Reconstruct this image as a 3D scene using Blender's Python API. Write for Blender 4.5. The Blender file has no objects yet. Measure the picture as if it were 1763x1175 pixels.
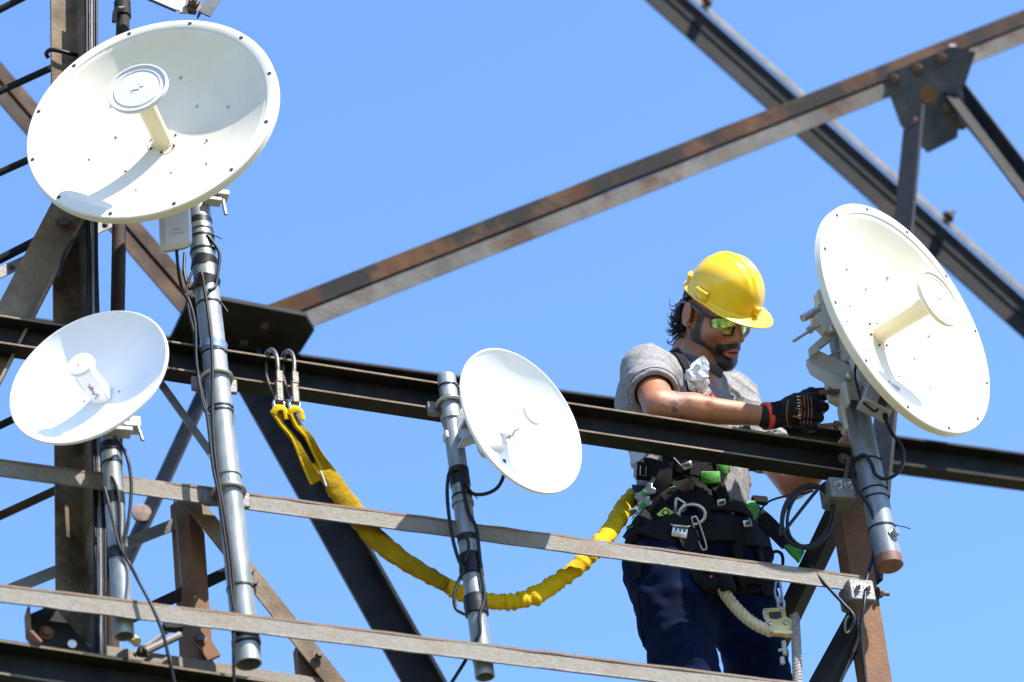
import bpy, math, random
import numpy as np
from mathutils import Matrix, Vector

random.seed(7); rng = np.random.default_rng(7)
scene = bpy.context.scene
COL = scene.collection

# ------------------------------------------------------------------ camera
FPX = 5630.0                       # focal length in photograph pixels (1763 wide)
PITCH, ROLL = math.radians(35), math.radians(6.5)
CAM = np.array([0, 0, 1.6])
FW = np.array([0, math.cos(PITCH), math.sin(PITCH)])
R0 = np.array([1.0, 0, 0]); U0 = np.array([0, -math.sin(PITCH), math.cos(PITCH)])
RT = R0*math.cos(ROLL) - U0*math.sin(ROLL)
UP = R0*math.sin(ROLL) + U0*math.cos(ROLL)
cam_d = bpy.data.cameras.new('camera'); cam = bpy.data.objects.new('camera', cam_d); COL.objects.link(cam)
cam_d.sensor_width = 36; cam_d.lens = 36*FPX/1763
cam_d.clip_start = 0.1; cam_d.clip_end = 20000
cam.matrix_world = Matrix(((RT[0], UP[0], -FW[0], CAM[0]), (RT[1], UP[1], -FW[1], CAM[1]), (RT[2], UP[2], -FW[2], CAM[2]), (0, 0, 0, 1)))
cam_d.dof.use_dof = True; cam_d.dof.focus_distance = 8.45; cam_d.dof.aperture_fstop = 2.8
scene.camera = cam

# ------------------------------------------------------------------ sky, sun, exposure
SUN_EL, SUN_AZ = math.radians(51), math.radians(53)      # azimuth from -Y towards +X
SUN = np.array([math.cos(SUN_EL)*math.sin(SUN_AZ), -math.cos(SUN_EL)*math.cos(SUN_AZ), math.sin(SUN_EL)])
world = bpy.data.worlds.new('World'); scene.world = world; world.use_nodes = True
wn = world.node_tree.nodes; wl = world.node_tree.links
for n_ in list(wn): wn.remove(n_)
wo = wn.new('ShaderNodeOutputWorld'); bg = wn.new('ShaderNodeBackground'); sky = wn.new('ShaderNodeTexSky')
sky.sky_type = 'NISHITA'; sky.sun_disc = False
sky.sun_elevation = SUN_EL; sky.sun_rotation = math.atan2(SUN[0], SUN[1])
sky.altitude = 0; sky.air_density = 1.0; sky.dust_density = 0.3; sky.ozone_density = 9.0
wl.new(sky.outputs[0], bg.inputs[0]); bg.inputs[1].default_value = 0.15
wl.new(bg.outputs[0], wo.inputs[0])
sun_d = bpy.data.lights.new('sun', 'SUN'); sun_o = bpy.data.objects.new('sun', sun_d); COL.objects.link(sun_o)
sun_d.energy = 4.8; sun_d.angle = math.radians(0.5); sun_d.color = (1.0, 0.95, 0.86)
sun_o.rotation_euler = Vector(SUN).to_track_quat('Z', 'Y').to_euler()
sun_o.location = (6, -6, 14)
scene.view_settings.view_transform = 'Standard'; scene.view_settings.look = 'None'
scene.view_settings.gamma = 1; scene.view_settings.exposure = 1.4
try: scene.view_settings.use_curve_mapping = False
except Exception: pass

# ------------------------------------------------------------------ pixel -> place helpers
TA = math.radians(20)
TT = np.array([math.cos(TA), math.sin(TA), 0]); TN = np.array([math.sin(TA), -math.cos(TA), 0])   # along the tower face / towards the viewer
ZZ = np.array([0, 0, 1.0])
Q0 = CAM + FW*8.35
def ray(px, py): return FW + RT*((px-881.5)/FPX) + UP*((587.5-py)/FPX)
def on(px, py, off=0.0):           # point on the vertical plane of the pipes, off metres behind it
    d = ray(px, py); t = ((Q0 - TN*off - CAM) @ TN)/(d @ TN); return CAM + d*t
def pt(px, py, depth): return CAM + ray(px, py)*depth
def onz(px, py, z): d = ray(px, py); return CAM + d*((z-CAM[2])/d[2])
def depth_of(P): return (np.asarray(P)-CAM) @ FW
def proj(P):
    v = np.asarray(P)-CAM; d = v @ FW; return 881.5+FPX*(v @ RT)/d, 587.5-FPX*(v @ UP)/d
def unit(v): v = np.asarray(v, float); return v/np.linalg.norm(v)

# ------------------------------------------------------------------ materials
def _ramp(nt, src, c0, c1, lo, hi):
    r = nt.nodes.new('ShaderNodeValToRGB'); r.color_ramp.elements[0].position = lo; r.color_ramp.elements[1].position = hi
    r.color_ramp.elements[0].color = (*c0, 1); r.color_ramp.elements[1].color = (*c1, 1)
    nt.links.new(src, r.inputs[0]); return r
def mat(name, c, c2=None, scale=20, lo=.4, hi=.6, rough=.6, metal=0.0, bump=0.0, bscale=120, c3=None, scale3=5, lo3=.55, hi3=.7, stretch=None, spec=.5, trans=0, coat=0, detail=6, rough2=None, sub=0):
    m = bpy.data.materials.new(name); m.use_nodes = True; nt = m.node_tree
    b = nt.nodes['Principled BSDF']
    tc = nt.nodes.new('ShaderNodeTexCoord'); src = tc.outputs['Object']
    if stretch:
        if len(stretch) == 4:
            m0 = nt.nodes.new('ShaderNodeMapping'); m0.inputs['Rotation'].default_value = (0, 0, stretch[3]); nt.links.new(src, m0.inputs[0]); src = m0.outputs[0]
        mp = nt.nodes.new('ShaderNodeMapping'); mp.inputs['Scale'].default_value = stretch[:3]; nt.links.new(src, mp.inputs[0]); src = mp.outputs[0]
    def noise(s, d=detail):
        n = nt.nodes.new('ShaderNodeTexNoise'); n.inputs['Scale'].default_value = s; n.inputs['Detail'].default_value = d; n.inputs['Roughness'].default_value = .62
        nt.links.new(src, n.inputs['Vector']); return n.outputs['Fac']
    b.inputs['Base Color'].default_value = (*c, 1)
    if c2:
        n1 = noise(scale)
        r1 = _ramp(nt, n1, c, c2, lo, hi); out = r1.outputs[0]
        if c3:
            r3 = _ramp(nt, noise(scale3), (0, 0, 0), (1, 1, 1), lo3, hi3)
            mx = nt.nodes.new('ShaderNodeMix'); mx.data_type = 'RGBA'
            nt.links.new(r3.outputs[0], mx.inputs[0]); nt.links.new(out, mx.inputs[6]); mx.inputs[7].default_value = (*c3, 1); out = mx.outputs[2]
        nt.links.new(out, b.inputs['Base Color'])
        if rough2 is not None:
            rr = _ramp(nt, n1, (rough,)*3, (rough2,)*3, lo, hi); nt.links.new(rr.outputs[0], b.inputs['Roughness'])
    if not (c2 and rough2 is not None): b.inputs['Roughness'].default_value = rough
    b.inputs['Metallic'].default_value = metal
    b.inputs['Specular IOR Level'].default_value = spec
    if trans: b.inputs['Transmission Weight'].default_value = trans
    if coat: b.inputs['Coat Weight'].default_value = coat; b.inputs['Coat Roughness'].default_value = .08
    if sub: b.inputs['Subsurface Weight'].default_value = sub; b.inputs['Subsurface Radius'].default_value = (.01, .004, .002)
    if bump:
        bn = nt.nodes.new('ShaderNodeBump'); bn.inputs['Strength'].default_value = bump; bn.inputs['Distance'].default_value = .004
        nt.links.new(noise(bscale, 4), bn.inputs['Height']); nt.links.new(bn.outputs[0], b.inputs['Normal'])
    return m
M = {}
M['galv'] = mat('galvanised_steel', (.085, .083, .08), (.175, .168, .156), 18, .3, .7, .6, 0, .5, 90, (.11, .065, .035), 7, .54, .76)
M['rail'] = mat('weathered_rail_steel', (.155, .138, .115), (.205, .184, .154), 70, .3, .7, .7, 0, .5, 160, (.155, .105, .065), 7, .54, .80, spec=.25)
M['rust'] = mat('rusty_brown_steel', (.105, .042, .014), (.165, .074, .028), 16, .35, .7, .8, .0, .5, 120, (.08, .04, .02), 6, .5, .75)
M['rustedge'] = mat('rust_edge', (.135, .105, .078), (.15, .078, .038), 16, .35, .7, .8, 0, .5, 140)
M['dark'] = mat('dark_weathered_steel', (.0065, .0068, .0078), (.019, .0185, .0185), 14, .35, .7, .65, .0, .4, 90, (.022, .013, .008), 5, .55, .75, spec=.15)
M['platesteel'] = mat('blue_grey_plate_steel', (.035, .039, .047), (.085, .092, .105), 10, .35, .65, .65, 0, .4, 90, (.04, .025, .018), 8, .6, .75, spec=.2)
M['legsteel'] = mat('tower_leg_steel', (.085, .062, .040), (.185, .14, .092), 14, .3, .7, .75, 0, .5, 110, (.04, .026, .017), 5, .48, .66, spec=.12)
M['clampsteel'] = mat('clamp_steel', (.085, .085, .08), (.17, .168, .16), 30, .3, .7, .5, .3, .4, 120, (.09, .055, .03), 22, .56, .7)
M['greybar'] = mat('grey_streaked_steel', (.060, .056, .052), (.13, .122, .112), 8, .35, .66, .7, 0, .6, 90, (.05, .026, .013), 4, .52, .64, spec=.2)
M['rustbar'] = mat('dark_rusty_steel', (.045, .019, .008), (.088, .046, .024), 7, .36, .66, .8, 0, .6, 90, (.016, .015, .015), 4, .46, .56, spec=.15)
M['tan'] = mat('tan_weathered_steel', (.115, .082, .05), (.20, .152, .10), 18, .3, .7, .7, 0, .5, 110, (.07, .042, .025), 6, .48, .72, spec=.2)
M['brownsteel'] = mat('brown_streaked_steel', (.022, .0095, .0045), (.082, .048, .028), 5, .38, .62, .75, .0, .6, 90, (.024, .023, .024), 3, .46, .60, spec=.2)
M['pipe'] = mat('galvanised_pipe', (.125, .142, .142), (.28, .292, .288), 18, .35, .65, .42, .3, .2, 60, (.19, .20, .195), 45, .6, .75, stretch=(1, 1, .35))
M['pipe2'] = mat('scuffed_blue_grey_pipe', (.095, .115, .135), (.19, .215, .24), 40, .35, .65, .5, .15, .25, 80, stretch=(1, 1, .2))
M['pipein'] = mat('pipe_inside', (.03, .028, .025), (.06, .05, .04), 30)
M['cap'] = mat('rusty_pipe_cap', (.09, .035, .022), (.15, .06, .035), 40, .4, .6, .6)
M['cream'] = mat('cream_dish_paint', (.61, .565, .46), (.66, .62, .52), 9, .3, .7, .42, 0, .05, 200, (.52, .475, .375), 14, .55, .85, stretch=(1, 1, .25), spec=.3)
M['creamd'] = mat('cream_feed_plastic', (.56, .50, .34), (.60, .54, .38), 4, .3, .7, .4)
M['white'] = mat('white_dish_paint', (.70, .70, .72), (.76, .76, .78), 9, .3, .7, .38, 0, .04, 200, (.64, .64, .655), 14, .55, .85, stretch=(1, 1, .25), spec=.3)
M['plastic'] = mat('white_radio_plastic', (.46, .46, .46), (.52, .52, .515), 6, .3, .7, .4)
M['bracket'] = mat('pale_bracket_paint', (.34, .325, .265), (.42, .40, .335), 12, .35, .65, .5, .1, .1, 90)
M['greybracket'] = mat('grey_cast_bracket', (.28, .285, .29), (.36, .365, .37), 20, .3, .7, .45, .2)
M['bolt'] = mat('zinc_bolt', (.30, .28, .25), (.48, .45, .40), 60, .35, .65, .35, .8, .2, 200)
M['boltdark'] = mat('dark_bolt', (.05, .035, .03), (.12, .07, .05), 60, .35, .65, .6, .3, .3, 200)
M['hole'] = mat('screw_dark', (.02, .02, .03), rough=.5)
M['cable'] = mat('black_cable', (.006, .006, .007), (.012, .012, .013), 60, rough=.42, spec=.2)
M['tape'] = mat('black_tape', (.006, .006, .007), (.012, .012, .012), 50, rough=.45, spec=.25)
M['chrome'] = mat('polished_hardware', (.30, .31, .31), (.46, .47, .47), 40, .3, .7, .28, .85)
M['hook'] = mat('worn_hook_steel', (.05, .045, .034), (.13, .118, .09), 50, .3, .7, .4, .4, .2, 150)
M['brass'] = mat('yellow_zinc', (.62, .47, .16), (.75, .62, .32), 40, .3, .7, .35, .55, .1, 150, (.45, .42, .36), 60, .55, .7)
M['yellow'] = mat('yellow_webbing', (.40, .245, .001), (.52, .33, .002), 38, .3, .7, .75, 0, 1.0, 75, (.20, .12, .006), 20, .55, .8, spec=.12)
M['yellowdark'] = mat('dirty_shaded_yellow_webbing', (.15, .09, .002), (.31, .19, .003), 18, .3, .75, .8, 0, 1.0, 60, spec=.1)  # darker yellow holds both grime and painted olive shade
M['helmet'] = mat('yellow_hard_hat_plastic', (.80, .475, .001), (.84, .52, .002), 4, .3, .7, .28, c3=(.58, .35, .02), scale3=22, lo3=.64, hi3=.74, bump=.06, bscale=60, spec=.5, coat=.35)
M['rope'] = mat('grey_rope', (.17, .15, .14), (.34, .31, .30), 160, .35, .65, .85, 0, .8, 300)
M['ropelight'] = mat('dirty_cream_rope', (.42, .36, .25), (.60, .54, .40), 60, .35, .65, .85, 0, .8, 240, (.25, .19, .10), 25, .55, .7)
M['skin'] = mat('tanned_skin', (.275, .105, .050), (.355, .150, .076), 26, .3, .7, .42, 0, .35, 420, spec=.45, sub=.08)
M['shirt'] = mat('heather_grey_cotton', (.155, .15, .15), (.275, .266, .262), 150, .35, .65, .92, 0, .5, 420, spec=.15)
M['collar'] = mat('dark_grey_rib_collar', (.045, .048, .056), (.075, .078, .088), 200, .35, .65, .9, 0, .4, 400, spec=.15)
M['denim'] = mat('dark_blue_denim', (.0020, .0038, .014), (.0055, .0105, .036), 220, .35, .7, .9, 0, .5, 500, (.02, .034, .085), 7, .56, .8, spec=.05)
M['black'] = mat('black_webbing', (.004, .004, .0045), (.009, .009, .010), 120, .35, .65, .8, 0, .4, 300, spec=.12)
M['glove'] = mat('black_glove_fabric', (.005, .005, .007), (.014, .014, .017), 90, .35, .65, .7, 0, .5, 350, spec=.2)
M['green'] = mat('green_webbing', (.018, .19, .008), (.045, .30, .015), 60, .35, .65, .6, 0, .5, 300)
M['greenprint'] = mat('dark_green_print', (.03, .17, .04), (.05, .25, .05), 80, rough=.7)
M['lime'] = mat('lime_label', (.35, .45, .06), (.45, .55, .10), 60, rough=.6)
M['orange'] = mat('orange_stitch', (.45, .12, .02), rough=.7)
M['red'] = mat('red_trim', (.62, .03, .025), (.7, .05, .035), 40, rough=.6)
M['paleprint'] = mat('pale_print', (.62, .62, .62), rough=.6)
M['hair'] = mat('dark_hair', (.006, .004, .0035), (.022, .014, .010), 140, rough=.5, spec=.25, bump=1.0, bscale=260)
M['beard'] = mat('black_stubble', (.012, .008, .007), (.05, .026, .017), 240, .42, .66, .7, 0, .9, 500, spec=.25)
M['lip'] = mat('lip_skin', (.33, .115, .085), (.40, .15, .11), 60, rough=.5)
M['mouth'] = mat('mouth_dark', (.05, .012, .012), rough=.6)
M['frame'] = mat('black_glasses_frame', (.01, .01, .012), rough=.3)
M['lens'] = mat('green_lens_painted_reflections', (.16, .50, .22), (.85, .80, .14), 30, .44, .60, .09, .8, 0, 90, (.008, .025, .03), 38, .54, .62)  # yellow and dark streaks are reflections painted into the lens colour
M['suspension'] = mat('grey_headband', (.30, .31, .34), (.36, .37, .40), 40, rough=.6)
M['leather'] = mat('brown_boot_leather', (.08, .045, .025), (.13, .075, .04), 30, rough=.6)
M['ground'] = mat('dry_grass_ground', (.07, .085, .03), (.16, .14, .07), 1.5, .35, .65, .95, 0, .5, 8, (.19, .15, .10), .12, .5, .65)
def clear_plastic():
    m = bpy.data.materials.new('crinkled_clear_plastic'); m.use_nodes = True; nt = m.node_tree; b = nt.nodes['Principled BSDF']
    b.inputs['Base Color'].default_value = (.8, .82, .84, 1); b.inputs['Roughness'].default_value = .15
    b.inputs['Transmission Weight'].default_value = .35; b.inputs['IOR'].default_value = 1.25
    return m
M['clear'] = clear_plastic()

# ------------------------------------------------------------------ objects and mesh building
MW = {}                            # object name -> numpy world matrix of its frame
def frame_matrix(loc, x=None, y=None, z=None):
    m = np.eye(4); m[:3, 3] = loc
    if x is not None: m[:3, 0] = x; m[:3, 1] = y; m[:3, 2] = z
    return m
def thing(name, label, cat, loc=(0, 0, 0), group=None, axes=None):
    o = bpy.data.objects.new(name, None); COL.objects.link(o); o.empty_display_size = .05
    m = frame_matrix(loc, *(axes or (None, None, None))); o.matrix_world = Matrix(m.tolist()); MW[o.name] = m
    o['label'] = label; o['category'] = cat
    if group: o['group'] = group
    return o
def tag(o, label, cat, group=None, kind=None):
    o['label'] = label; o['category'] = cat
    if group: o['group'] = group
    if kind: o['kind'] = kind
    return o
def perp(w):
    a = ZZ if abs(w[2]) < .9 else np.array([1.0, 0, 0]); x = unit(np.cross(a, w)); return x, np.cross(w, x)
def smooth_path(pts, n=8):
    P = [np.asarray(p, float) for p in pts]
    if len(P) < 3: return P
    P = [2*P[0]-P[1]] + P + [2*P[-1]-P[-2]]; out = []
    for i in range(1, len(P)-2):
        p0, p1, p2, p3 = P[i-1:i+3]
        for k in range(n):
            t = k/n
            out.append(.5*((2*p1)+(-p0+p2)*t+(2*p0-5*p1+4*p2-p3)*t*t+(-p0+3*p1-3*p2+p3)*t**3))
    out.append(P[-2]); return out
class MB:
    def __init__(s): s.v = []; s.f = []
    def add(s, v, f):
        b = len(s.v); s.v += [np.asarray(p, float) for p in v]; s.f += [tuple(b+i for i in q) for q in f]; return s
    def box(s, c, ax, ay, az, hx, hy, hz):
        ax, ay, az = unit(ax), unit(ay), unit(az); c = np.asarray(c, float)
        v = [c+ax*hx*i+ay*hy*j+az*hz*k for i in (-1, 1) for j in (-1, 1) for k in (-1, 1)]
        return s.add(v, [(0, 1, 3, 2), (4, 6, 7, 5), (0, 4, 5, 1), (2, 3, 7, 6), (0, 2, 6, 4), (1, 5, 7, 3)])
    def rbox(s, c, ax, ay, az, hx, hy, hz, b):      # box with chamfered edges
        ax, ay, az = unit(ax), unit(ay), unit(az); c = np.asarray(c, float)
        ring = lambda x, y, z: [c+ax*i+ay*j+az*z for i, j in ((x-b, y), (x, y-b), (x, -y+b), (x-b, -y), (-x+b, -y), (-x, -y+b), (-x, y-b), (-x+b, y))]
        rs = [ring(hx-b, hy-b, -hz), ring(hx, hy, -hz+b), ring(hx, hy, hz-b), ring(hx-b, hy-b, hz)]
        v = sum(rs, []); f = [tuple(range(7, -1, -1)), tuple(range(24, 32))]
        f = [tuple(reversed(q)) for q in f]
        for r in range(3):
            for i in range(8): j = (i+1) % 8; f.append((r*8+i, r*8+j, r*8+8+j, r*8+8+i)[::-1])
        return s.add(v, f)
    def prism(s, A, B, prof, front, nseg=1, wob=0, clip=None):   # prof: (p towards front, q along front x axis)
        A, B = np.asarray(A, float), np.asarray(B, float); w = unit(B-A)
        nf = np.asarray(front, float); nf = unit(nf-w*(nf@w)); q = np.cross(nf, w); k = len(prof); v = []
        for i in range(nseg+1):
            t = i/nseg; d = (rng.normal(size=2)*wob if 0 < i < nseg else (0, 0)) if wob else (0, 0)
            for (a, b) in prof: v.append(A+(B-A)*t+nf*(a+d[0])+q*(b+d[1]))
        f = [tuple(range(k-1, -1, -1)), tuple(range(nseg*k, nseg*k+k))]
        for i in range(nseg):
            for j in range(k): l = (j+1) % k; f.append((i*k+j, i*k+l, i*k+k+l, i*k+k+j))
        return s.add(v, f)
    def tube(s, pts, r, n=10, cap=True, flat=None, ref=None):    # r: number or list; flat=(a,b) scales of the section
        P = [np.asarray(p, float) for p in pts]; k = len(P); rr = [r]*k if np.isscalar(r) else list(r)
        T = [unit(P[min(i+1, k-1)]-P[max(i-1, 0)]) for i in range(k)]
        x = perp(T[0])[0] if ref is None else unit(np.asarray(ref)-T[0]*(np.asarray(ref)@T[0])); v = []
        fa, fb = flat or (1, 1)
        for i in range(k):
            x = unit(x-T[i]*(x@T[i])) if ref is None else unit(np.asarray(ref)-T[i]*(np.asarray(ref)@T[i])); y = np.cross(T[i], x)
            for j in range(n):
                a = 2*math.pi*j/n; v.append(P[i]+x*(math.cos(a)*rr[i]*fa)+y*(math.sin(a)*rr[i]*fb))
        f = []
        for i in range(k-1):
            for j in range(n): l = (j+1) % n; f.append((i*n+j, i*n+l, i*n+n+l, i*n+n+j))
        if cap: f += [tuple(range(n-1, -1, -1)), tuple(range((k-1)*n, k*n))]
        return s.add(v, f)
    def lathe(s, C, axis, prof, n=32, x=None, closed=False):     # prof: (radius, height) list
        C = np.asarray(C, float); w = unit(axis); x = perp(w)[0] if x is None else unit(np.asarray(x)-w*(np.asarray(x)@w)); y = np.cross(w, x); v = []; f = []
        k = len(prof)
        for (r, h) in prof:
            for j in range(n): a = 2*math.pi*j/n; v.append(C+w*h+(x*math.cos(a)+y*math.sin(a))*r)
        for i in range(k if closed else k-1):
            i2 = (i+1) % k
            for j in range(n): l = (j+1) % n; f.append((i*n+j, i*n+l, i2*n+l, i2*n+j))
        if not closed:
            if prof[0][0] > 1e-6: f.append(tuple(range(n-1, -1, -1)))
            if prof[-1][0] > 1e-6: f.append(tuple(range((k-1)*n, k*n)))
        return s.add(v, f)
    def hexbolt(s, C, axis, r=.009, h=.007, stud=.0):
        s.lathe(C, axis, [(r*1.45, 0), (r*1.45, .0015)], 14); w = unit(axis)
        s.lathe(np.asarray(C)+w*.0015, axis, [(r, 0), (r, h*.8), (r*.85, h)], 6)
        if stud: s.lathe(np.asarray(C)+w*h, axis, [(r*.5, 0), (r*.5, stud*.9), (r*.4, stud)], 8)
        return s
    def plate(s, poly, normal, th):                 # polygon of 3-D points given a thickness
        n = unit(normal)*th/2; k = len(poly); v = [np.asarray(p)+n for p in poly]+[np.asarray(p)-n for p in poly]
        f = [tuple(range(k)), tuple(range(2*k-1, k-1, -1))]
        for i in range(k): j = (i+1) % k; f.append((i, k+i, k+j, j))
        return s.add(v, f)
    def ribbon(s, P, N, w, th=.003):
        k = len(P); v = []; ww = [w]*k if np.isscalar(w) else w
        for i in range(k):
            T = unit(np.asarray(P[min(i+1, k-1)])-np.asarray(P[max(i-1, 0)])); n = unit(N[i]); b = unit(np.cross(T, n)); n = np.cross(b, T)
            for (a, c) in ((-.5, -.5), (.5, -.5), (.5, .5), (-.5, .5)): v.append(np.asarray(P[i])+b*ww[i]*a+n*th*c)
        f = [(3, 2, 1, 0), tuple((k-1)*4+i for i in range(4))]
        for i in range(k-1):
            for j in range(4): l = (j+1) % 4; f.append((i*4+j, i*4+l, i*4+4+l, i*4+4+j))
        return s.add(v, f)
    def build(s, name, m, parent=None, smooth=35, local=False):
        return mesh_obj(name, np.array(s.v), s.f, m, parent, smooth, local)
def mesh_obj(name, V, F, m, parent=None, smooth=35, local=False):
    V = np.asarray(V, float)
    if parent is not None:
        A = MW[parent.name]
        if not local: V = (V-A[:3, 3]) @ A[:3, :3]
    else:
        A = np.eye(4); base = np.array([V[:, 0].mean(), V[:, 1].mean(), V[:, 2].min()]); A[:3, 3] = base; V = V-base
    me = bpy.data.meshes.new(name); me.from_pydata(V.tolist(), [], [tuple(int(i) for i in q) for q in F]); me.update()
    me.materials.append(M[m] if isinstance(m, str) else m)
    import bmesh
    bm = bmesh.new(); bm.from_mesh(me); bmesh.ops.recalc_face_normals(bm, faces=bm.faces); bm.to_mesh(me); bm.free()
    if smooth:
        me.polygons.foreach_set('use_smooth', [True]*len(me.polygons))
        if smooth < 180: me.set_sharp_from_angle(angle=math.radians(smooth))
    o = bpy.data.objects.new(name, me); COL.objects.link(o); MW[o.name] = A
    if parent is not None: o.parent = parent
    else: o.matrix_world = Matrix(A.tolist())
    return o

# profiles: p towards the viewer, q up (beam running right) or left (beam running up)
def Lprof(h, w, t, front_edge=0.0, flip=1):         # upright leg facing the viewer, flat leg on top running back
    return [(front_edge, 0), (front_edge, h*flip), (front_edge-w, h*flip), (front_edge-w, (h-t)*flip), (front_edge-t, (h-t)*flip), (front_edge-t, 0)]
def Cprof(h, fl, t):                                # channel open towards the viewer, bottom lip at q=0, p=0
    return [(0, 0), (0, t), (-fl+t, t), (-fl+t, h-t), (0, h-t), (0, h), (-fl, h), (-fl, 0)]
def Vprof(a, t, toward=False):                      # angle with its ridge away from (or towards) the viewer
    e = a*math.sqrt(.5); d = t*math.sqrt(.5)
    P = [(0, 0), (e, e), (e-d, e+d), (-2*d, 0), (e-d, -e-d), (e, -e)]
    return [(-p, q) for p, q in P] if toward else P

# ------------------------------------------------------------------ ground
g = MB(); g.add([(-3000, -3000, 0), (3000, -3000, 0), (3000, 3000, 0), (-3000, 3000, 0)], [(0, 1, 2, 3)])
gr = g.build('ground', 'ground', None, 0); gr['kind'] = 'structure'; gr['label'] = 'dry grass ground far below the tower'

# ------------------------------------------------------------------ the lattice tower (one thing, each member a part)
OFFB = 1.7                                          # back face, metres behind the pipes
tower = thing('lattice_tower', 'weathered steel lattice tower of angle iron and channel beams against blue sky', 'tower', on(881, 700, .8)*[1, 1, 0])
def lab(o, text): o['label'] = text; return o
def member(name, A, B, prof, m, front=TN, label=None, nseg=1, wob=0):
    o = MB().prism(A, B, prof, front, nseg, wob).build(name, m, tower, 30)
    if label: o['label'] = label
    return o
def bolts(pts, axis, parent, m='boltdark', r=.011, h=.01, stud=0.0, name='bolt'):
    for P in pts: MB().hexbolt(P, axis, r, h, stud).build(name, m, parent)
def extend(A, B, ea=0, eb=0): w = unit(np.asarray(B)-A); return np.asarray(A)-w*ea, np.asarray(B)+w*eb
def to_ground(P): return np.array([P[0], P[1], -.3])

# two handrail angles in front of and behind the pipes
a, b = on(0, 1036, -.045), on(1330, 1198, -.045); a, b = extend(a, b, .8, .35); RAIL1 = (a, b)
rail1 = member('rail', a, b, Lprof(.046, .046, .005), 'rail', label='lowest pale angle rail crossing in front of the pipes', nseg=14, wob=.0006)
a, b = on(0, 819, .042), on(1490, 1019, .042); a, b = extend(a, b, .8, .0)
rail2 = member('rail', a, b, Lprof(.046, .046, .005), 'rail', label='pale angle rail crossing behind the pipes at the worker’s hips'.replace('’', "'"), nseg=14, wob=.0006)
RAIL2 = (a, b)
for o_, (p_, q_) in ((rail1, RAIL1), (rail2, RAIL2)):
    MB().prism(p_+ZZ*.0405+TN*.0011, q_+ZZ*.0405+TN*.0011, [(0, 0), (0, .0062), (-.004, .0062), (-.004, 0)], TN, 60, .0007).build('rust_edge', 'rustedge', o_, 30)
    MB().prism(p_-ZZ*.0006+TN*.0008, q_-ZZ*.0006+TN*.0008, [(0, 0), (0, .0045), (-.0055, .0045), (-.0055, 0)], TN, 60, .0005).build('lower_edge', 'galv', o_, 30)
# main channel
a, b = on(0, 592, .036), on(1478, 816, .036); a, b = extend(a, b, .8, 0)
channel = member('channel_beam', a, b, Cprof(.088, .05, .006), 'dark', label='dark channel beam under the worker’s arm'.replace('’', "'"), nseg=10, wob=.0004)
bolts([on(388, 650, .033), on(1452, 790, .033)], TN, channel)
for q0, nm in ((.0015, 'lit_flange_edge'), (.0815, 'lit_flange_edge')):      # flange lips in paler tan, their sunlight put into the colour
    e0, e1 = a+ZZ*q0+TN*.0012, b+ZZ*q0+TN*.0012
    o = MB().prism(e0, e1, [(0, 0), (0, .005), (-.004, .005), (-.004, 0)], TN, 10, .0003).build(nm, 'tan', channel, 30)
# lower channel at the bottom left, and the angle lying behind it
a, b = on(0, 1162, .00), on(430, 1226, .00); a, b = extend(a, b, .8, 1.6)
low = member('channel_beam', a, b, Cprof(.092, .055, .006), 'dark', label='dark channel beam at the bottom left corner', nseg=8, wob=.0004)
for q0 in (.0015, .0855):
    MB().prism(a+ZZ*q0+TN*.0012, b+ZZ*q0+TN*.0012, [(0, 0), (0, .005), (-.004, .005), (-.004, 0)], TN, 24, .0009).build('lit_flange_edge', 'tan', low, 30)  # tan strips paint the sunlit lips of the lower channel
a, b = on(120, 1128, .12), on(570, 1196, .12); member('rail', a, extend(a, b, 0, .5)[1], Lprof(.04, .04, .005), 'rail', label='pale angle lying behind the bottom channel beam')
# parallel beam on the back face
a, b = on(400, 645, OFFB), on(1763, 828, OFFB); a, b = extend(a, b, 2.5, 1.0)
member('channel_beam', a, b, Cprof(.115, .06, .008), 'dark', label='blurred dark beam on the far side of the tower')
# tower legs
legV = Vprof(.068, .008)
lf = unit(TN*math.cos(math.radians(-34))+TT*math.sin(math.radians(-34)))
a, b = on(146, 1175, .17), on(128, -60, .17); w = unit(b-a)
foot = np.array([a[0]-w[0]/w[2]*(a[2]+.3), a[1]-w[1]/w[2]*(a[2]+.3), -.3])
leg_l = member('tower_leg', foot, extend(a, b, 0, 1.2)[1], legV, 'legsteel', front=lf, label='tan and dark angle-iron tower leg at the left edge')
bolts([on(118, 395, .20), on(122, 1010, .2)], TN, leg_l)
a, b = on(192, 1120, .17), on(213, -40, .17)
pole = MB().tube(extend(a, b, .3, .8), .0185, 16).build('standpipe', 'brownsteel', tower, 40); pole['label'] = 'thin rusty standpipe between the two left dishes'
c = on(211, 20, .17); MB().lathe(c-ZZ*.02, ZZ, [(.023, 0), (.023, .05), (.019, .052)], 16).build('coupling', 'dark', pole)
MB().tube(smooth_path([on(196, 38, .13), on(199, 18, .13), on(213, 14, .14)]), .006, 8).build('clamp_hook', 'boltdark', pole)
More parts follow.
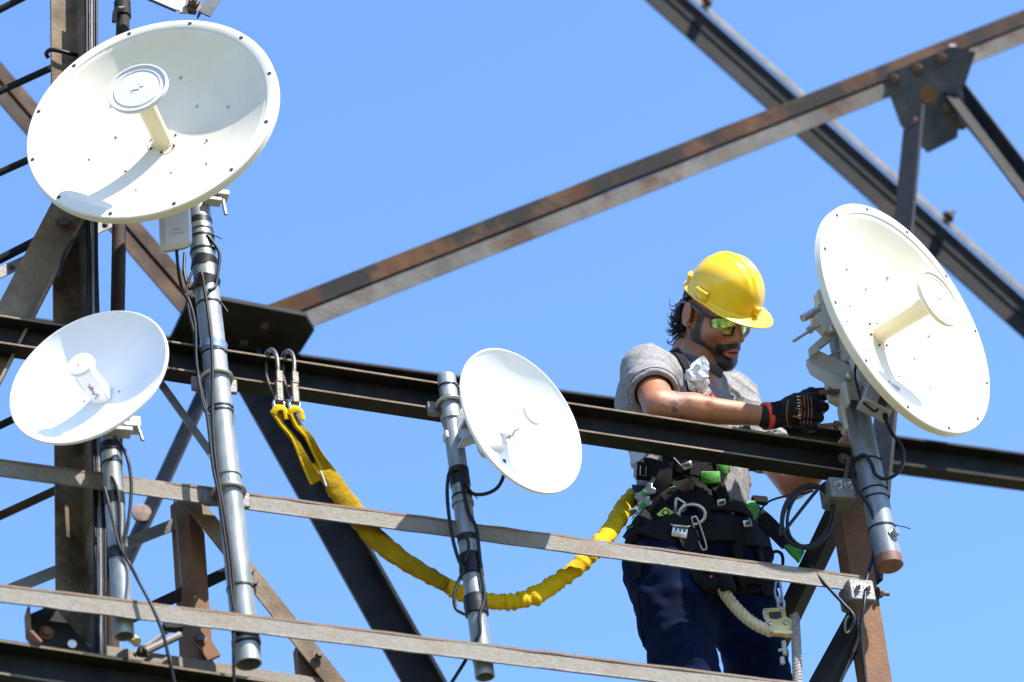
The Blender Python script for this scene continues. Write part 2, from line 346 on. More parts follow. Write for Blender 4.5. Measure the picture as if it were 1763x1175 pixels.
# right post and its braces
a, b = on(1515, 1175, .12), on(1452, 780, .12); w = unit(b-a)
foot = np.array([a[0]-w[0]/w[2]*(a[2]+.3), a[1]-w[1]/w[2]*(a[2]+.3), -.3])
post = member('tower_leg', foot, b, [(0, -.034), (0, .034), (-.06, .034), (-.06, .027), (-.007, .027), (-.007, -.034)], 'rust', label='rust-brown post under the right dish')
bolts([on(1511, 1022, .11)], TT, post, 'boltdark', .012, .012, .02)
a, b = on(1448, 880, .17), on(1300, 1190, .70); member('diagonal_brace', a, extend(a, b, 0, .5)[1], Vprof(.042, .006, True), 'brownsteel', label='brown brace running down from the right post behind the worker')
a, b = on(1490, 1050, .13), on(1400, 1215, .13); member('diagonal_brace', a, extend(a, b, 0, .7)[1], Vprof(.045, .006, True), 'dark', label='dark brace at the bottom of the right post')
# back node on the left: horizontal gusset and the four diagonals that meet there
nodeB = on(400, 585, OFFB); zB = nodeB[2]
poly = [onz(x, y, zB) for x, y in ((286, 596), (328, 508), (385, 514), (526, 541), (541, 566), (517, 604), (440, 640), (330, 632))]
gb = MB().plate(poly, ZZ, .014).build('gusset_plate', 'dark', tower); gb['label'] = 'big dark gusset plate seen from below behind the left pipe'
bolts([onz(455, 560, zB-.008), onz(350, 560, zB-.008), onz(420, 590, zB-.008)], -ZZ, gb)
Eprof = [(0, .007), (0, .052), (-.008, .052), (-.008, .012), (-.045, .012), (-.045, -.012), (-.008, -.012), (-.008, -.052), (0, -.052), (0, -.007), (-.037, -.007), (-.037, .007)]
a, b = on(455, 562, OFFB), on(1763, 46, OFFB); 
Uprof = [(0, .006), (0, .061), (-.008, .061), (-.008, .014), (-.045, .014), (-.045, .006)]; Dprof = [(.004, -.006), (-.045, -.006), (-.045, -.014), (-.004, -.014), (-.004, -.060), (.004, -.060)]
big = member('diagonal_brace', a, extend(a, b, 0, 1.5)[1], Uprof, 'rustbar', front=unit(TN-ZZ*.25), label='rusty upper angle of the long brace rising to the upper right', nseg=20, wob=.0006)
member('diagonal_brace', a, extend(a, b, 0, 1.5)[1], Dprof, 'greybar', front=unit(TN-ZZ*.25), label='greyer lower angle of the long brace rising to the upper right', nseg=20, wob=.0006)
a, b = on(1082, -60, 2.5), on(1800, 580, 2.5); a, b = extend(a, b, .8, 1.2)
member('diagonal_brace', a, b, [(0, -.065), (0, .0), (.006, .0), (.006, .006), (0, .006), (0, .066), (-.012, .066), (-.012, -.065)], 'dark', label='blurred dark brace falling from the top to the right edge', front=unit(TN-ZZ*.3))
far = tower.children[-1] if tower.children else None
a2, b2 = a, b; wfar = unit(b2-a2)
nfar = unit(TN-ZZ*.3); nfar = unit(nfar-wfar*(nfar@wfar)); qfar = np.cross(nfar, wfar)
MB().prism(a2+qfar*.0665+nfar*.02, b2+qfar*.0665+nfar*.02, [(0.0, 0), (.0, .022), (-.008, .022), (-.008, 0)], nfar).build('lit_flange', 'galv', tower)['label'] = 'pale strip painting the sunlit upper edge of the blurred far brace'  # lighter material than the web, painting the sun on this edge
for x, y in ((1632, 374), (1216, 4)): MB().hexbolt(on(x, y, 2.44), qfar, .018, .02, .02).build('bolt', 'boltdark', tower)
a, b = on(-40, 95, OFFB), on(350, 545, OFFB); member('diagonal_brace', extend(a, b, .8)[0], b, Eprof, 'brownsteel', label='blurred brown brace behind the upper left dish')
a, b = on(418, 625, OFFB), on(735, 1190, OFFB); member('diagonal_brace', a, extend(a, b, 0, 2.5)[1], [(0, -.055), (0, .045), (.05, .045), (.05, .055), (-.01, .055), (-.01, -.055)], 'dark', front=unit(TN-TT*.25), label='blurred dark brace falling behind the yellow lanyard')
a, b = on(365, 640, OFFB), on(228, 935, OFFB); member('diagonal_brace', a, extend(a, b, 0, 1.5)[1], [(0, -.05), (0, .05), (-.01, .05), (-.01, -.05)], 'dark', front=unit(TN-TT*2.4), label='blurred bluish brace between the two left pipes')
MB().lathe(on(243, 886, OFFB-.02), TN, [(.03, 0), (.03, .012), (.012, .014)], 16).build('bolt', 'boltdark', tower)
# node at the upper right
zz = OFFB
SHN = unit(TN-ZZ*.75-TT*.55)                         # plate tilted away from the sun so the face in view stays shaded
def tiltp(poly, c=(1600, 165)):
    O = on(*c, OFFB-.03); out = []
    for P in poly: d = unit(P-CAM); out.append(CAM+d*(((O-CAM)@SHN)/(d@SHN)))
    return out
poly = [on(x, y, zz) for x, y in ((1527, 128), (1640, 80), (1680, 90), (1660, 152), (1648, 238), (1597, 264), (1550, 216), (1533, 168))]
gp = MB().plate(tiltp(poly), SHN, .012).build('gusset_plate', 'platesteel', tower); gp['label'] = 'grey bolted gusset plate under the long upper brace'
bolts([p+SHN*.008 for p in tiltp([on(x, y, zz) for x, y in ((1540, 137), (1580, 119), (1621, 101), (1631, 187), (1655, 213))])], SHN, gp, 'boltdark', .017, .014)
MB().lathe(tiltp([on(1600, 162, zz)])[0]+SHN*.0065, SHN, [(.034, 0), (.034, .003), (.012, .004)], 20).build('washer', 'rust', gp)
a, b = on(1574, 190, zz-.12), on(1496, 1010, .34)
vl = member('vertical_brace', a, b, [(.0, -.05), (0, .04), (-.012, .04), (-.012, -.05)], 'dark', front=unit(TN-TT*1.9), label='dark brace dropping from the upper gusset plate behind the right dish')
bolts([on(1577, 212, zz-.17), on(1576, 250, zz-.17)], unit(TN-TT*2.2), vl, 'rust', .016, .014)
a, b = on(1632, 150, zz-.04), on(1800, 372, zz-.5)
member('diagonal_brace', a, extend(a, b, 0, 1.2)[1], [(0, -.035), (0, .03), (.045, .03), (.045, .037), (-.008, .037), (-.008, -.035)], 'dark', label='dark brace with pale edge at the right border')
pl = [on(x, y, zz-.06) for x, y in ((1630, 84), (1640, 84), (1664, 190), (1763, 318), (1763, 326), (1655, 196))]
MB().plate(pl, TN, .05).build('lit_edge_strip', 'galv', tower)['label'] = 'thin pale strip painting a sunlit edge beside the upper right gusset plate'  # sunlit edge of the dark brace painted as a pale strip
# left-hand bracing
a, b = on(142, 318, .10), on(-25, 640, .10); a, b = extend(a, b, .0, .5)
dl = member('diagonal_brace', a, b, [(0, -.048), (0, .040), (.034, .040), (.034, .047), (-.007, .047), (-.007, -.048)], 'tan', label='wide tan angle brace crossing the left edge', front=unit(TN-ZZ*.1))
bolts([on(110, 385, .095)], TN, dl, 'boltdark', .014, .012)
pl = [on(x, y, .115) for x, y in ((0, 572), (45, 570), (36, 600), (0, 622), (-30, 640), (-30, 580))]
MB().plate(pl, TN, .008).build('gusset_plate', 'galv', tower)['label'] = 'pale gusset plate at the foot of the tan brace'
for (p, q, m, r, tx) in (((-10, 162), (100, 112), 'dark', .010, 'dark rod'), ((-10, 22), (60, -14), 'dark', .010, 'dark rod'), ((-10, 302), (70, 266), 'dark', .010, 'dark rod'),
                     ((-10, 452), (80, 406), 'dark', .012, 'dark rod'), ((-10, 738), (60, 704), 'dark', .010, 'dark rod'), ((-10, 893), (128, 830), 'brownsteel', .011, 'brown rod')):
    a, b = on(*p, .32), on(*q, .28); MB().tube(extend(a, b, .4), r, 10).build('side_rod', m, tower)
for (p, q, m, oa, ob) in (((-20, 488), (300, 342), 'galv', .30, .35), ((-20, 1040), (312, 908), 'galv', .32, .2), ((225, 1074), (400, 992), 'dark', .22, .18)):
    a, b = on(*p, oa), on(*q, ob)
    o = member('side_bar', a, b, Lprof(.03, .03, .005), m)
    bolts([a+(b-a)*.12+ZZ*.018, a+(b-a)*.62+ZZ*.018], TN, o, 'boltdark', .006, .005)
a, b = on(270, 660, .12), on(392, 830, .12); member('diagonal_brace', a, b, Lprof(.02, .03, .005), 'galv', label='thin pale brace between the small left dish and the left pipe')
a, b = on(318, 838, .11), on(600, 1196, .11); db = member('diagonal_brace', a, extend(a, b, 0, .4)[1], [(0, -.030), (0, .016), (-.04, .016), (-.04, .010), (-.006, .010), (-.006, -.03)], 'tan', label='brown brace falling to the right under the left pipe')
bolts([on(549, 1128, .1), on(438, 1004, .1), on(432, 984, .1)], TN, db, 'boltdark', .009, .008)
a, b = on(342, 1150, .16), on(322, 850, .16)
sp = member('short_post', a, b, [(.006, 0), (-.060, .030), (-.064, .024), (-.002, -.004), (-.012, -.036), (-.006, -.038)], 'rust', label='short rust-brown post between the lower rails')
bolts([on(343, 1100, .14)], TN, sp, 'boltdark', .013, .012)
MB().box(on(352, 1108, .15), unit(on(370, 1140, .15)-on(340, 1090, .15)), TN, np.cross(unit(on(370, 1140, .15)-on(340, 1090, .15)), TN), .045, .006, .018).build('splice_plate', 'rust', sp)
MB().tube(smooth_path([on(300, 862, .13), on(303, 900, .13), on(312, 1010, .13)]), .0025, 6).build('wire', 'galv', sp)
a, b = on(533, 1190, .13), on(525, 1110, .13); member('short_post', a, b, [(0, -.03), (0, .02), (-.04, .02), (-.04, .012), (-.008, .012), (-.008, -.03)], 'rust', label='stub of rusty post at the lower end of the brown brace')
# folded bracket at the lower left
pl = [on(x, y, .03) for x, y in ((44, 1062), (88, 1043), (172, 1137), (66, 1122), (46, 1100))]
fb = MB().plate(pl, TN, .008).build('folded_bracket', 'dark', tower); fb['label'] = 'dark folded bracket plate at the lower left'
e = MB(); P = [on(x, y, .03) for x, y in ((44, 1062), (46, 1100), (66, 1122))]
e.plate([P[0]-TN*-.045, P[1]-TN*-.045, P[1], P[0]], TT, .006); e.plate([P[1]-TN*-.045, P[2]-TN*-.045, P[2], P[1]], TT+ZZ, .006); e.build('bracket_flange', 'rust', fb)
MB().lathe(on(124, 1110, .022), TN, [(.011, 0), (.011, .003)], 8).build('bolt_hole', 'paleprint', fb)
bolts([on(80, 1090, .02)], TN, fb, 'rust', .012, .01)

# hidden footing channel the worker stands on, below the frame
# (placed after the worker's feet are known)

# ------------------------------------------------------------------ mounting pipes
def pipe(px0, py0, px1, py1, r, m, label, capm=None, dome=False, off=0.0):
    A, B = on(px0, py0, off), on(px1, py1, off)              # top, bottom
    root = thing('mounting_pipe', label, 'pipe', B, 'dish mounting pipes')
    w = unit(A-B); L = np.linalg.norm(A-B)
    prof = [(r-.004, .05), (r-.004, 0), (r, 0), (r, L)] + ([(r*.93, L+.006), (r*.6, L+.012), (0.0001, L+.013)] if dome else [(r-.004, L), (r-.004, L-.05)])
    MB().lathe(B, w, prof, 36).build('tube', m, root, 40)
    if capm: MB().lathe(B-w*.002, w, [(0.0001, -.018), (r*.8, -.02), (r*1.04, -.014), (r*1.04, .012), (r, .013)], 36).build('end_cap', capm, root, 40)
    else: MB().lathe(B, w, [(r-.0045, .03), (r-.0045, .045), (0.0001, .046)], 24).build('inside', 'pipein', root)
    root2 = dict(o=root, A=A, B=B, w=w, L=L, r=r, y0=py0, y1=py1, off=off)
    return root2
def at_y(p, py):
    best = min(range(401), key=lambda i: abs(proj(p['B']+p['w']*p['L']*i/400)[1]-py)); return p['B']+p['w']*p['L']*best/400
def band(p, py, hpx, m, name, dr=.0015, tilt=0.0, wraps=0):
    h = hpx/(FPX/8.4)/.82; C = at_y(p, py); ax = unit(p['w']+TT*tilt+TN*tilt*.5); r = p['r']
    if wraps:
        b = MB()
        for i in range(wraps): b.lathe(C+ax*(h*(i/(wraps-1)-.5)), unit(ax+rng.normal(size=3)*.06), [(r+.0005, -h*.32), (r+dr+rng.random()*.002, -h*.28), (r+dr+rng.random()*.002, h*.28), (r+.0005, h*.32)], 28)
        return b.build(name, m, p['o'])
    return MB().lathe(C, ax, [(r-.001, -h/2), (r+dr, -h/2+.0006), (r+dr, h/2-.0006), (r-.001, h/2)], 32).build(name, m, p['o'])
def tie(p, py, tail=None, tilt=0.0):
    o = band(p, py, 3.0, 'tape', 'cable_tie', .0022, tilt)
    C = at_y(p, py); e = MB(); e.rbox(C+TN*(p['r']*.7)+TT*(p['r']*.75), TT, TN, ZZ, .004, .004, .003, .001)
    if tail:
        S = C+TN*(p['r']*.7)+TT*(p['r']*.8); e.tube([S, S+(on(*tail, -.03)-S)*.5+ZZ*.002, on(*tail, -.03)], .0014, 6)
    e.build('tie_end', 'tape', o)
P1 = pipe(322, 190, 428, 1144, .031, 'pipe', 'tall bright galvanised pipe carrying the upper left dish')
P2 = pipe(178, 600, 214, 1096, .0235, 'pipe', 'short galvanised pipe below the small lower left dish')
P3 = pipe(769, 652, 835, 1166, .0235, 'pipe', 'galvanised pipe with rounded top beside the middle dish', dome=True)
P4 = pipe(1440, 545, 1530, 966, .034, 'pipe2', 'scuffed blue-grey pipe with rusty cap carrying the right dish', capm='cap')
# dressing of the pipes
band(P1, 388, 14, 'tape', 'tape_band'); band(P1, 398, 9, 'chrome', 'hose_clamp', .003); tie(P1, 412, (382, 412)); band(P1, 455, 18, 'tape', 'tape_band', tilt=.2); tie(P1, 436); band(P1, 493, 22, 'tape', 'tape_band', tilt=.25)
tie(P1, 527, (392, 537)); band(P1, 600, 13, 'chrome', 'hose_clamp', .003, .18); tie(P1, 612); tie(P1, 706); tie(P1, 713, (406, 722)); band(P1, 822, 4, 'pipe', 'coupling_ring', .003); tie(P1, 1016); band(P1, 1090, 26, 'tape', 'dark_band', .0012); band(P1, 1107, 6, 'chrome', 'coupling_ring', .004); tie(P1, 1112, (449, 1118))  # includes a thin dark band low on the tall pipe
band(P2, 771, 10, 'tape', 'tape_band'); band(P2, 862, 18, 'tape', 'tape_band'); band(P2, 956, 16, 'tape', 'tape_band', .003, .1); tie(P2, 779, (218, 775)); tie(P2, 800)
tie(P3, 668); tie(P3, 690); band(P3, 722, 8, 'pipe', 'coupling_ring', .004); band(P3, 824, 28, 'tape', 'tape_band', .002); band(P3, 868, 6, 'pipe', 'coupling_ring', .004); tie(P3, 856, (823, 859)); band(P3, 930, 10, 'tape', 'tape_band'); band(P3, 975, 20, 'tape', 'tape_wrap', .004, 0, 4); band(P3, 1043, 18, 'tape', 'tape_wrap', .004, 0, 4); band(P3, 1128, 20, 'tape', 'dark_band', .0012)  # includes a thin dark band near the lower end
tie(P4, 798, None, .1); tie(P4, 848); tie(P4, 862); tie(P4, 912, (1568, 911))
MB().hexbolt(at_y(P4, 928)+TN*.030+TT*.014, unit(TN+TT*.4), .012, .014).build('set_bolt', 'chrome', P4['o'])
# clamps that hold the pipes to the beams
def ubolt_clamp(p, py, off, label, name='pipe_clamp'):
    C = at_y(p, py); o = thing(name, label, 'clamp', C); r = p['r']+.006
    pts = [C-TN*(off)+TT*s_*r for s_ in (-1,)] + [C+TN*0+TT*(-r)] + [C+(TN*math.sin(t)-TT*math.cos(t))*r for t in np.linspace(.2, math.pi-.2, 9)] + [C+TT*r, C-TN*off+TT*r]
    MB().tube(smooth_path(pts, 3), .005, 8).build('u_bolt', 'bolt', o)
    MB().rbox(C-TN*(off*.7), TT, ZZ, TN, r+.02, .02, .006, .002).build('saddle', 'clampsteel', o)
    for s_ in (-1, 1): MB().hexbolt(C-TN*(off)+TT*s_*r, -TN, .009, .01).build('nut', 'boltdark', o)
ubolt_clamp(P1, 652, .045, 'rusty u-bolt clamp holding the tall left pipe to the channel beam')
ubolt_clamp(P3, 694, .045, 'dark u-bolt clamp behind the middle pipe at the channel beam')
ubolt_clamp(P1, 846, .05, 'u-bolt clamp where the tall left pipe meets the pale rail')

# ------------------------------------------------------------------ dish antennas
def dish_frame(px, py, off, n):
    C = on(px, py, off); n = unit(n); y = unit(ZZ-n*(ZZ@n)); x = np.cross(y, n); return C, (x, y, n)
def scribble(mb, O, ex, ey, wdt, hgt, n=14, r=.0009, seed=1):
    rg = np.random.default_rng(seed); pts = []
    for i in range(n): pts.append(O+ex*(wdt*(i/(n-1)-.5))+ey*(hgt*(rg.random()-.5)))
    mb.tube(smooth_path(pts, 4), r, 5)
def big_dish(px, py, off, n, a_px, label, cone=(.075,), feed_tip=.112, roll=0.0):
    C, ax = dish_frame(px, py, off, n); R = a_px*depth_of(C)/FPX; k = R/.324
    root = thing('dish_antenna', label, 'dish', C, 'dish antennas', ax)
    Z = np.array([0, 0, 1.0]); O = np.zeros(3); Ri = R*.915; dep = .098*k
    para = [(Ri*t, -dep*(1-t*t)) for t in np.linspace(0.0001, 1, 26)]
    body = [(q[0], q[1]) for q in para] + [(Ri+.003, -.0005)]
    refl = body + [(Ri+.003, -.004)] + [(q[0], q[1]-.004) for q in reversed(para)]
    ob = MB().lathe(O, Z, refl, 96, x=np.array([1.0, 0, 0])).build('reflector', 'cream', root, 50, True)
    rim = [(Ri+.0005, -.006), (Ri+.0005, .001), (Ri+.002, .0022), (R-.003, .0022), (R, -.001), (R, -.020), (R-.003, -.0205), (R-.003, -.003), (Ri+.004, -.005)]
    rm = MB().lathe(O, Z, rim, 96, x=np.array([1.0, 0, 0]), closed=True).build('rim', 'cream', root, 40, True)
    for i in range(12):
        t = 2*math.pi*(i+.35)/12+roll; MB().lathe(np.array([math.cos(t), math.sin(t), 0])*(R+Ri)/2+Z*.0018, Z, [(.0052, 0), (.0052, .0014), (.003, .0016)], 10).build('rim_screw', 'hole', rm, 40, True)
    rg = np.random.default_rng(int(px))
    for i in range(12):
        t = 2*math.pi*i/12+.2+roll; r_ = Ri*(.42 if i % 2 else .62); h = -dep*(1-(r_/Ri)**2)
        MB().lathe(np.array([math.cos(t)*r_, math.sin(t)*r_, h-.002]), Z, [(.0045, 0), (.0045, .004), (.0022, .006)], 8).build('screw', 'bolt', ob, 40, True)
    fl = MB().lathe(Z*(-dep), Z, [(.0001, .004), (.040*k, .004), (.041*k, .002), (.041*k, -.002)][::-1], 32).build('feed_flange', 'cream', root, 40, True)
    for i in range(6):
        t = 2*math.pi*i/6+.4; MB().lathe(np.array([math.cos(t), math.sin(t), 0])*.035*k+Z*(-dep+.003), Z, [(.0035, 0), (.0035, .004), (.002, .006)], 8).build('screw', 'boltdark', fl, 40, True)
    MB().lathe(Z*(-dep), Z, [(.0265*k, 0), (.0265*k, .008), (.0235*k, .010), (.0225*k, feed_tip*.5), (.0235*k, feed_tip+dep-.012)], 36).build('feed_tube', 'creamd', root, 40, True)
    rd = .0775*k; t0 = feed_tip-.016
    dsc = MB().lathe(Z*t0, Z, [(.02, -.002), (rd*.86, 0), (rd*.97, .003), (rd, .006), (rd, .014), (rd*.985, .0165), (rd*.93, .0165), (rd*.90, .0125), (rd*.80, .0115), (rd*.775, .014), (rd*.75, .0145), (rd*.73, .0125), (.0001, .0128)], 64).build('feed_disc', 'plastic' if px < 800 else 'cream', root, 30, True)
    lg = MB(); scribble(lg, Z*(t0+.0135), np.array([.8, .6, 0]), np.array([-.6, .8, 0]), .030*k, .014, 9, .0010, 5)
    for q in ((-.014, -.012), (-.017, -.004), (-.008, -.002), (.004, .013)): lg.lathe(np.array([q[0]*k, q[1]*k, t0+.0125]), Z, [(.0018, 0), (.0018, .0012)], 8)
    lg.build('logo', 'greybracket', dsc, 40, True)
    return root, C, ax, R, dep
def small_dish(px, py, off, n, a_px, label, tip=.05, dep=.08, word=3):
    C, ax = dish_frame(px, py, off, n); R = a_px*depth_of(C)/FPX; k = R/.21
    root = thing('dish_antenna', label, 'dish', C, 'dish antennas', ax)
    Z = np.array([0, 0, 1.0]); O = np.zeros(3); Ri = R*.972
    para = [(Ri*t, -dep*(1-t*t)) for t in np.linspace(.0001, 1, 26)]
    refl = para + [(Ri+.001, .0015), (R-.002, .002), (R, 0), (R, -.006), (R-.002, -.007), (Ri+.002, -.006)] + [(q[0], q[1]-.003) for q in reversed(para)]
    ob = MB().lathe(O, Z, refl, 96, x=np.array([1.0, 0, 0])).build('reflector', 'white', root, 50, True)
    for sx, sy in ((-.045, .0), (.045, .0), (0, .05)):
        MB().lathe(np.array([sx, sy, -dep*(1-(.045/Ri)**2)-.001]), Z, [(.003, 0), (.003, .003)], 8).build('screw', 'bolt', ob, 40, True)
    ft = MB(); w0, w1 = .025*k, .021*k; L = tip+dep
    v = []
    for i in range(9):
        t = i/8; w = w0+(w1-w0)*t; z = -dep+L*t-.004
        for q in range(16):
            a = 2*math.pi*q/16; cx, cy = math.cos(a), math.sin(a); e = .45; v.append((math.copysign(abs(cx)**e, cx)*w, math.copysign(abs(cy)**e, cy)*w*.85, z))
    f = [(i*16+q, i*16+(q+1) % 16, i*16+16+(q+1) % 16, i*16+16+q) for i in range(8) for q in range(16)]
    ft.add(v, f); tube = ft.build('feed_tube', 'white', root, 40, True)
    lg = MB(); scribble(lg, np.array([0, -w0*.85-.0004, -dep*.42]), Z, np.array([1.0, 0, 0]), .05, .016, 12, .0009, word); lg.build('handwriting', 'hole', tube, 40, True)
    rd = .034*k
    hd = MB().lathe(Z*(tip-.022), Z, [(.015, -.004), (rd*.9, 0), (rd, .004), (rd, .010), (rd*.92, .011), (rd*.92, .014), (rd, .015), (rd*.96, .0185), (rd*.7, .0205), (.0001, .0212)], 40).build('feed_head', 'white', root, 35, True)
    u = MB(); u.tube(smooth_path([np.array([x_, y_, tip-.0006-(.0003 if abs(x_) > .003 else 0)]) for x_, y_ in ((-.005, .007), (-.005, -.002), (0, -.007), (.005, -.002), (.005, .007))], 4), .0011, 5); u.build('logo', 'greybracket', hd, 40, True)
    return root, C, ax, R, dep
nLB, nRB, nLS, nMS = (-.161, -.984, .08), (.75, -.662, -.004), (-.256, -.946, .16), (.717, -.697, -.018)
DLB = big_dish(260.5, 202, -.19, nLB, 226.6, 'big cream dish antenna at the upper left')
DRB = big_dish(1561, 547, -.15, nRB, 223.4, 'big cream dish antenna beside the worker’s gloved hand'.replace('’', "'"), roll=.1)
DLS = small_dish(152, 648, -.17, nLS, 148.5, 'small white dish antenna at the lower left', word=3)
DMS = small_dish(899, 724, -.14, nMS, 140, 'small white dish antenna beside the middle pipe', word=8)

def loc(D, p): C, ax = D[1], D[2]; return C+ax[0]*p[0]+ax[1]*p[1]+ax[2]*p[2]
# hardware behind the upper left dish
root = DLB[0]
C0 = loc(DLB, (0, 0, -DLB[4]-.004)); H = at_y(P1, 330)
br = MB(); br.rbox(loc(DLB, (.0, 0, -DLB[4]-.02)), *DLB[2], .07, .08, .018, .004); br.rbox((loc(DLB, (.02, -.02, -DLB[4]-.03))+at_y(P1, 250))/2, *DLB[2], .045, .06, .035, .004); br.build('back_bracket', 'bracket', root)
ca = MB(); ca.rbox(on(378, 338, -.035), TT, ZZ, TN, .022, .008, .02, .002); ca.rbox(on(366, 347, -.035), TT, ZZ, TN, .022, .006, .015, .002); cl = ca.build('clamp_arm', 'bracket', root)
MB().tube([on(384, 345, -.06), on(389, 370, -.06)], .0052, 10).build('bolt', 'bolt', cl)
rb = MB(); C = on(302, 396, -.085); ux = unit(on(330, 388, -.085)-on(277, 398, -.085)); uz = unit(ZZ*.98-TT*.0); uy = np.cross(uz, ux)
rb.rbox(C, ux, uy, uz, .042, .018, .062, .010); radio = rb.build('radio_box', 'plastic', root, 40)
lg = MB(); fr = -unit(uy)*math.copysign(1, uy@FW)*1.0
scribble(lg, C+fr*.0186-uz*.012, ux, uz, .022, .006, 8, .0007, 4); scribble(lg, C+fr*.0186-uz*.024, ux, uz, .036, .004, 12, .0007, 6); lg.build('marking', 'greybracket', radio)
# hardware behind the small left dish
root = DLS[0]
br = MB(); br.rbox(loc(DLS, (.0, 0, -DLS[4]-.02)), *DLS[2], .04, .045, .02, .004); br.rbox((loc(DLS, (0, 0, -DLS[4]-.02))+at_y(P2, 650))/2, *DLS[2], .03, .03, .05, .004); br.build('back_bracket', 'greybracket', root)
ca = MB(); ca.rbox(on(225, 737, -.03), TT, ZZ, TN, .022, .007, .02, .002); ca.rbox(on(232, 725, -.03), TT, ZZ, TN, .014, .012, .005, .002); ca.rbox(on(205, 744, -.03), TT, ZZ, TN, .03, .006, .02, .002); cl = ca.build('clamp_arm', 'greybracket', root)
MB().tube([on(237, 733, -.05), on(246, 759, -.05)], .0048, 10).build('bolt', 'bolt', cl)
# hardware behind the middle dish
root = DMS[0]
hub = loc(DMS, (0, 0, -DMS[4]-.002)); pc = at_y(P3, 742)
br = MB(); br.rbox(on(820, 742, -.04), unit(hub-pc), ZZ, np.cross(unit(hub-pc), ZZ), .05, .034, .012, .003); br.build('back_arm', 'greybracket', root)
for yy, wd in ((724, .028), (757, .034)):
    b2 = MB(); b2.rbox(on(812, yy, -.05), unit(on(830, yy-12, -.05)-on(795, yy, -.05)), TN, np.cross(unit(on(830, yy-12, -.05)-on(795, yy, -.05)), TN), wd, .022, .004, .002); b2.build('arm_flange', 'greybracket', root)
MB().lathe(on(845, 770, -.08), unit(-ZZ+.2*TT), [(.0001, -.03), (.032, -.028), (.034, 0), (.030, .014), (.02, .018), (.0001, .019)], 28).build('radio_housing', 'plastic', root, 40)
MB().rbox(on(772, 725, .01), TT, ZZ, TN, .014, .016, .012, .003).build('clamp_block', 'boltdark', root)
MB().rbox(on(771, 752, .0), TT, ZZ, TN, .010, .012, .014, .003).build('clamp_block', 'greybracket', root)
MB().tube(smooth_path([on(782, 740, .03), on(767, 741, .02), on(766, 722, .015)]), .003, 8).build('clamp_wire', 'cable', root)
# hardware behind the right dish
root = DRB[0]; dx = DRB[2]
def bar(p, q, off, wd, th, m, name, par, up=ZZ):
    A, B = on(*p, off if np.isscalar(off) else off[0]), on(*q, off if np.isscalar(off) else off[1]); w = unit(B-A); u = unit(up-w*(up@w))
    return MB().rbox((A+B)/2, w, u, np.cross(w, u), np.linalg.norm(B-A)/2, wd/2, th/2, min(th, wd)*.2).build(name, m, par)
bh = MB(); bh.rbox(loc(DRB, (0, 0, -DRB[4]-.022)), *dx, .075, .085, .02, .004); bh.rbox((loc(DRB, (0, 0, -DRB[4]-.03))+at_y(P4, 610))/2, *dx, .05, .06, .03, .004); bh.build('back_bracket', 'bracket', root)
ub = MB()
def plate_px(mb, pts, off, th, nrm=TN): mb.plate([on(x, y, off) for x, y in pts], nrm, th)
plate_px(ub, ((1404, 505), (1416, 503), (1421, 528), (1407, 530)), -.05, .03); plate_px(ub, ((1398, 545), (1412, 527), (1440, 556), (1438, 578), (1418, 574), (1400, 556)), -.05, .03)
uc = ub.build('upper_clamp', 'bracket', root)
MB().tube([on(1382, 549, -.06), on(1409, 533, -.06)], .0105, 14).build('bolt_head', 'bolt', uc)
MB().tube([on(1366, 588, -.06), on(1414, 557, -.06)], .0045, 10).build('threaded_rod', 'bolt', uc)
MB().lathe(on(1398, 566, -.06), unit(on(1366, 588, -.06)-on(1414, 557, -.06)), [(.011, 0), (.011, .012)], 6).build('nut', 'bolt', uc)
MB().lathe(on(1434, 567, -.075), TN, [(.013, -.01), (.013, .004), (.008, .008)], 14).build('nut', 'bolt', uc)
fa = MB(); plate_px(fa, ((1392, 601), (1420, 576), (1441, 572), (1443, 578), (1398, 613), (1393, 614)), -.05, .006); fa.build('slotted_arm', 'bracket', root)
fs = MB(); plate_px(fs, ((1409, 597), (1426, 583), (1428, 586), (1411, 600)), -.0555, .003); fs.build('slot', 'greybracket', root)
tb = MB(); plate_px(tb, ((1398, 613), (1408, 607), (1470, 637), (1482, 672), (1470, 678), (1394, 633), (1388, 627)), -.03, .012, unit(TN+ZZ*.6))
tb.build('tilt_bracket', 'bracket', root)
tb = MB(); plate_px(tb, ((1390, 627), (1394, 622), (1472, 665), (1478, 684), (1462, 684), (1392, 640)), -.045, .03, unit(-ZZ+TN*.4)); tbl = tb.build('tilt_bracket_flange', 'bracket', root)
MB().lathe(on(1463, 648, -.075), TN, [(.013, -.01), (.013, .004), (.007, .009)], 12).build('nut', 'bolt', tbl)
MB().tube([on(1424, 616, -.03), on(1446, 604, -.03)], .004, 8).build('threaded_rod', 'bolt', tbl)
lc = MB(); plate_px(lc, ((1421, 660), (1430, 655), (1448, 662), (1462, 690), (1455, 704), (1428, 690)), -.03, .02); lc.rbox(on(1452, 686, -.06), TT, ZZ, TN, .004, .035, .03, .002); lcl = lc.build('lower_clamp', 'bracket', root)
MB().tube([on(1412, 676, -.05), on(1452, 674, -.05)], .007, 10).build('clamp_bolt', 'boltdark', lcl)
MB().tube([on(1411, 734, -.05), on(1447, 731, -.05)], .0062, 10).build('clamp_bolt', 'boltdark', lcl)
MB().lathe(on(1440, 732, -.05), TT, [(.011, -.006), (.011, .006)], 6).build('nut', 'boltdark', lcl)
lc = MB(); lc.rbox(on(1451, 722, -.05), TT, ZZ, TN, .005, .04, .016, .002); lc.build('clamp_plate', 'bracket', root)
C = on(1512, 686, -.09); ux = unit(on(1545, 714, -.09)-on(1492, 688, -.09)); uz = unit(ZZ*.9-RT*.25); uz = unit(uz-ux*(uz@ux))
